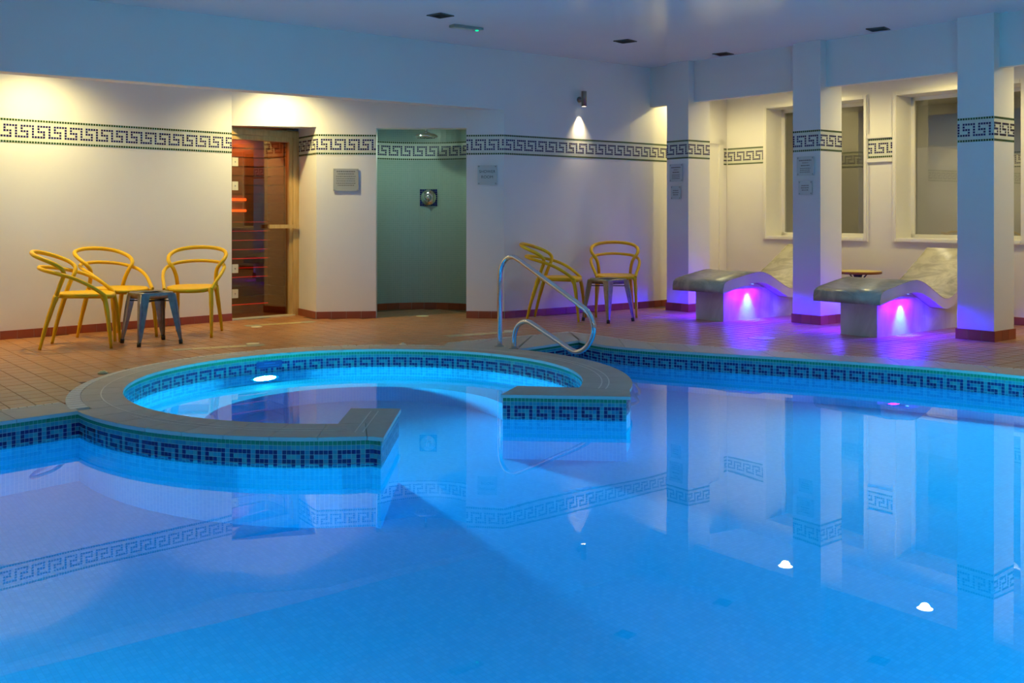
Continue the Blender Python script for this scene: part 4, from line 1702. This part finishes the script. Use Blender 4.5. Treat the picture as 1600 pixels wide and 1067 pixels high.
rail_px = [(781, 542.0), (781, 500), (781, 460), (781, 432), (784, 415.5), (791, 404.5), (800, 401.5), (809, 405), (835, 424), (875, 453.5), (908, 478), (919, 488), (926, 502), (927.5, 516),
           (923.5, 531), (915, 543.5), (904, 549.5), (893, 547), (868, 530), (835, 508), (825, 502.7), (815, 504), (807, 512), (803.5, 524), (803, 536), (803, 545)]
mb = MB()
sp = smooth_path([hp(*p) for p in rail_px], 5)
mb.tube(sp, 0.0205, 16)
mb.build('rail', M['chrome'], HR)
for p in (hp(781, 542.3), hp(803, 545.3)):
    mb = MB()
    mb.lathe((p[0], p[1], 0.0085), [(0.048, 0), (0.047, 0.004), (0.028, 0.009), (0.021, 0.016)], 24)
    mb.build('base_flange', M['lamp_metal'], HR)

# ------------------------------------------------------------------ loungers
PROF = [(0.0, 0.300), (0.0, 0.345), (0.015, 0.392), (0.05, 0.417), (0.10, 0.430), (0.22, 0.450), (0.35, 0.472), (0.46, 0.489), (0.54, 0.497), (0.61, 0.496), (0.68, 0.483), (0.76, 0.455),
        (0.84, 0.418), (0.93, 0.373), (1.02, 0.330), (1.09, 0.307), (1.15, 0.303), (1.22, 0.316), (1.32, 0.358), (1.45, 0.425), (1.6, 0.510), (1.8, 0.628), (2.0, 0.748)]
UNDER = [(2.03, 0.70), (1.8, 0.53), (1.6, 0.415), (1.45, 0.33), (1.32, 0.262), (1.22, 0.222), (1.14, 0.208), (1.06, 0.22), (0.96, 0.262), (0.84, 0.32), (0.76, 0.35), (0.70, 0.372), (0.60, 0.388), (0.50, 0.388),
         (0.40, 0.375), (0.23, 0.345), (0.10, 0.318)]


def make_lounger():
    """local x = along w, local y = along u"""
    r = empty('heated_lounger', (0, 0, 0))
    hw = 0.3375
    # moulded slab
    mb = MB()
    prof = PROF[:]
    full = prof + UNDER
    for i in range(len(full)):
        (u0, z0), (u1, z1) = full[i], full[(i + 1) % len(full)]
        top = i < len(prof) - 1
        mb.face([(-hw, u0, z0), (hw, u0, z0), (hw, u1, z1), (-hw, u1, z1)], 0 if top else 1, smooth=top)
    poly = [Vector((u, z, 0)) for u, z in full]
    for t in tessellate_polygon([poly]):
        mb.face([(hw, full[i][0], full[i][1]) for i in t], 1)
        mb.face([(-hw, full[i][0], full[i][1]) for i in t[::-1]], 1)
    sl = mb.build('slab', [M['marble_top'], M['slab_edge']], r, local=True, label='wave shaped slab with marbled top')
    bm_ = bmesh.new()
    bm_.from_mesh(sl.data)
    bmesh.ops.remove_doubles(bm_, verts=bm_.verts, dist=1e-5)
    bmesh.ops.recalc_face_normals(bm_, faces=bm_.faces)
    bm_.to_mesh(sl.data)
    bm_.free()
    # dark lip along the edge of the top
    mb = MB()
    for s in (-1, 1):
        mb.tube([(s * (hw - 0.001), u, z + 0.001) for u, z in prof[1:]], 0.0035, 6)
    mb.build('edge_lip', M['marble_top'], r, local=True)
    # base block following the underside
    bl, br = -0.155, 0.215
    bp = [(0.155, 0.0), (0.155, 0.33), (0.40, 0.374), (0.50, 0.386), (0.60, 0.386), (0.72, 0.36), (0.84, 0.316), (0.96, 0.258), (1.06, 0.218), (1.14, 0.206), (1.22, 0.22), (1.45, 0.328), (1.75, 0.50), (1.75, 0.0)]
    mb = MB()
    for i in range(len(bp)):
        (u0, z0), (u1, z1) = bp[i], bp[(i + 1) % len(bp)]
        mb.face([(bl, u0, z0), (br, u0, z0), (br, u1, z1), (bl, u1, z1)])
    for t in tessellate_polygon([[Vector((u, z, 0)) for u, z in bp]]):
        mb.face([(br, bp[i][0], bp[i][1]) for i in t])
        mb.face([(bl, bp[i][0], bp[i][1]) for i in t[::-1]])
    b = mb.build('base', M['marble_base'], r, local=True, label='pale marble clad pedestal')
    bm_ = bmesh.new()
    bm_.from_mesh(b.data)
    bmesh.ops.remove_doubles(bm_, verts=bm_.verts, dist=1e-5)
    bmesh.ops.recalc_face_normals(bm_, faces=bm_.faces)
    bm_.to_mesh(b.data)
    bm_.free()
    for x in (0.285, -0.225):
        mb = MB()
        mb.lathe((x, 0.53, 0.384), [(0.018, 0), (0.02, -0.008), (0.014, -0.010)], 14)
        f = mb.build('light_fitting', M['chrome'], r, local=True)
        mb = MB()
        mb.lathe((x, 0.53, 0.373), [(0.0001, 0), (0.013, 0)], 14)
        g = mb.build('lens', M['led_lens'], None, local=True)
        g.parent = f
    return r


lg0 = make_lounger()
for k, (w, lab) in enumerate(((-6.9075, 'wave shaped stone lounger between the first and second columns, farther from the camera'), (-5.1825, 'wave shaped stone lounger between the second and third columns, nearer the camera'))):
    g = lg0 if k == 0 else copy_tree(lg0)
    g.location = (*wu(w, 7.96), 0)
    g.rotation_euler = (0, 0, math.atan2(-0.781, 0.625))
    tag(g, lab, 'lounger', 'heated stone loungers in the alcove')
    for dw, pw in ((0.285, 1.0), (-0.225, 1.0)):
        c = Vector(wu(w + dw, 7.96 + 0.53, 0.366))
        s = -1 if dw > 0 else 1
        tgt = c + Vector((0.625 * s * 0.05, -0.781 * s * 0.05, -0.36))
        add_spot(tuple(c), tuple(tgt), 46 * pw, (0.0, 0.24, 1.0), 60, 1.0, 0.008)
        add_spot(tuple(c - Vector((0, 0, 0.035))), tuple(c + Vector((0, 0, -1))), 60.0 * pw, (0.0, 0.0, 1.0), 176, 0.3, 0.02)
        st_ = add_area(wu(w + dw + (0.005 if dw > 0 else -0.03), 7.96 + 0.47, 0.328), wu(w + dw, 7.96 + 0.47, 0), 22.0, (0.058, 0.0, 1.0), 0.06, 0.44)
        st_.rotation_euler = (0, 0, math.atan2(-0.781, 0.625))

# round table behind the loungers
tb = empty('round_table', (3.74, 10.93, 0), label='low round table with yellow top between the loungers', cat='table')
mb = MB()
mb.lathe((3.74, 10.93, 0.455), [(0.238, 0.0), (0.245, 0.004), (0.245, 0.024), (0.24, 0.027)], 40)
mb.build('table_edge', M['table_edge'], tb)
mb = MB()
mb.lathe((3.74, 10.93, 0.4822), [(0.24, 0.0), (0.238, 0.002), (0.0001, 0.0021)], 40)
mb.build('table_top', M['table_top'], tb)
mb = MB()
mb.lathe((3.74, 10.93, 0.02), [(0.022, 0), (0.022, 0.39), (0.05, 0.434)], 16)
mb.build('column', M['dark'], tb)
for k in range(4):
    a = PI / 4 + k * PI / 2
    mb = MB()
    mb.tube([(3.74 + 0.02 * math.cos(a), 10.93 + 0.02 * math.sin(a), 0.36), (3.74 + 0.10 * math.cos(a), 10.93 + 0.10 * math.sin(a), 0.452)], 0.008, 8)
    mb.build('bracket_arm', M['dark'], tb)
    mb = MB()
    mb.tube([(3.74, 10.93, 0.03), (3.74 + 0.2 * math.cos(a), 10.93 + 0.2 * math.sin(a), 0.012)], 0.011, 8)
    mb.build('foot', M['dark'], tb)


# ------------------------------------------------------------------ thin yellow strips, flat round discs and jets on the deck
def fl(px, py):
    d = 1706.4 / (py - 337)
    return ((px - 800) / 1580 * d, d)


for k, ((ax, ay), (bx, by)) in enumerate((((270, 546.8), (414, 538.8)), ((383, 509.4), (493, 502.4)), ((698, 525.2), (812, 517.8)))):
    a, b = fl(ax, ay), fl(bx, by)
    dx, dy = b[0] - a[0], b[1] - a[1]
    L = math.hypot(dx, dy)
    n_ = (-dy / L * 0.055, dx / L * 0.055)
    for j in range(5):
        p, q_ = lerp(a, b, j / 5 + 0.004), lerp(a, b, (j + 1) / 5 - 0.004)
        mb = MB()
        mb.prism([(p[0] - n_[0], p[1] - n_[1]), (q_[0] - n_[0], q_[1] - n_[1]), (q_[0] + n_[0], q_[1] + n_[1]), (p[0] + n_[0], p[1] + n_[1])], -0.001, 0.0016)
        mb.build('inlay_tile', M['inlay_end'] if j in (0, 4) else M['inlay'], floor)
dd = ['round cream drain cover beside the inlaid strip near the stool', 'round cream drain cover in front of the sauna door', 'round cream drain cover in front of the shower niche', 'round cream drain cover by the handrail strip',
      'round pale drain cover between the far lounger and the pool']
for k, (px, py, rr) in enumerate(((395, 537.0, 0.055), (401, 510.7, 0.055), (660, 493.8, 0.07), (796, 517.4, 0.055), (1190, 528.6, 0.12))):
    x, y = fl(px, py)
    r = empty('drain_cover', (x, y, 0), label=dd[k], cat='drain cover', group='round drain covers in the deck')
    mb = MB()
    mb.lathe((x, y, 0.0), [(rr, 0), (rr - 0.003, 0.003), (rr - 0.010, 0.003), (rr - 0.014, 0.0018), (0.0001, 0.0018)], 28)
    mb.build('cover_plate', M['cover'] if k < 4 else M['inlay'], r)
x, y = fl(160.5, 584)
jt = empty('deck_jet', (x, y, 0), label='small round greenish fitting on the deck beside the spa edging', cat='deck fitting')
mb = MB()
mb.lathe((x, y, 0.0), [(0.032, 0), (0.034, 0.006), (0.028, 0.014)], 20)
mb.build('ring', M['jet'], jt)
mb = MB()
mb.lathe((x, y, 0.012), [(0.024, 0), (0.018, 0.008), (0.0001, 0.010)], 20)
mb.build('cap', M['jet'], jt)
x, y = fl(629, 538.2)
jt = empty('deck_jet', (x, y, 0), label='small cream domed fitting at the deck edge behind the spa', cat='deck fitting')
mb = MB()
mb.lathe((x, y, 0.0), [(0.030, 0), (0.028, 0.006), (0.012, 0.010)], 20)
mb.build('ring', M['cover'], jt)
mb = MB()
mb.lathe((x, y, 0.010), [(0.011, 0), (0.008, 0.008), (0.0001, 0.010)], 16)
mb.build('cap', M['cover'], jt)
# unseen fill spots added to brighten the next room
for w_ in (-7.2, -5.0, -2.6):
    add_spot(wu(w_, 12.2, 2.6), wu(w_, 12.5, 0), 24, (1.0, 0.86, 0.62), 165, 0.6, 0.02)
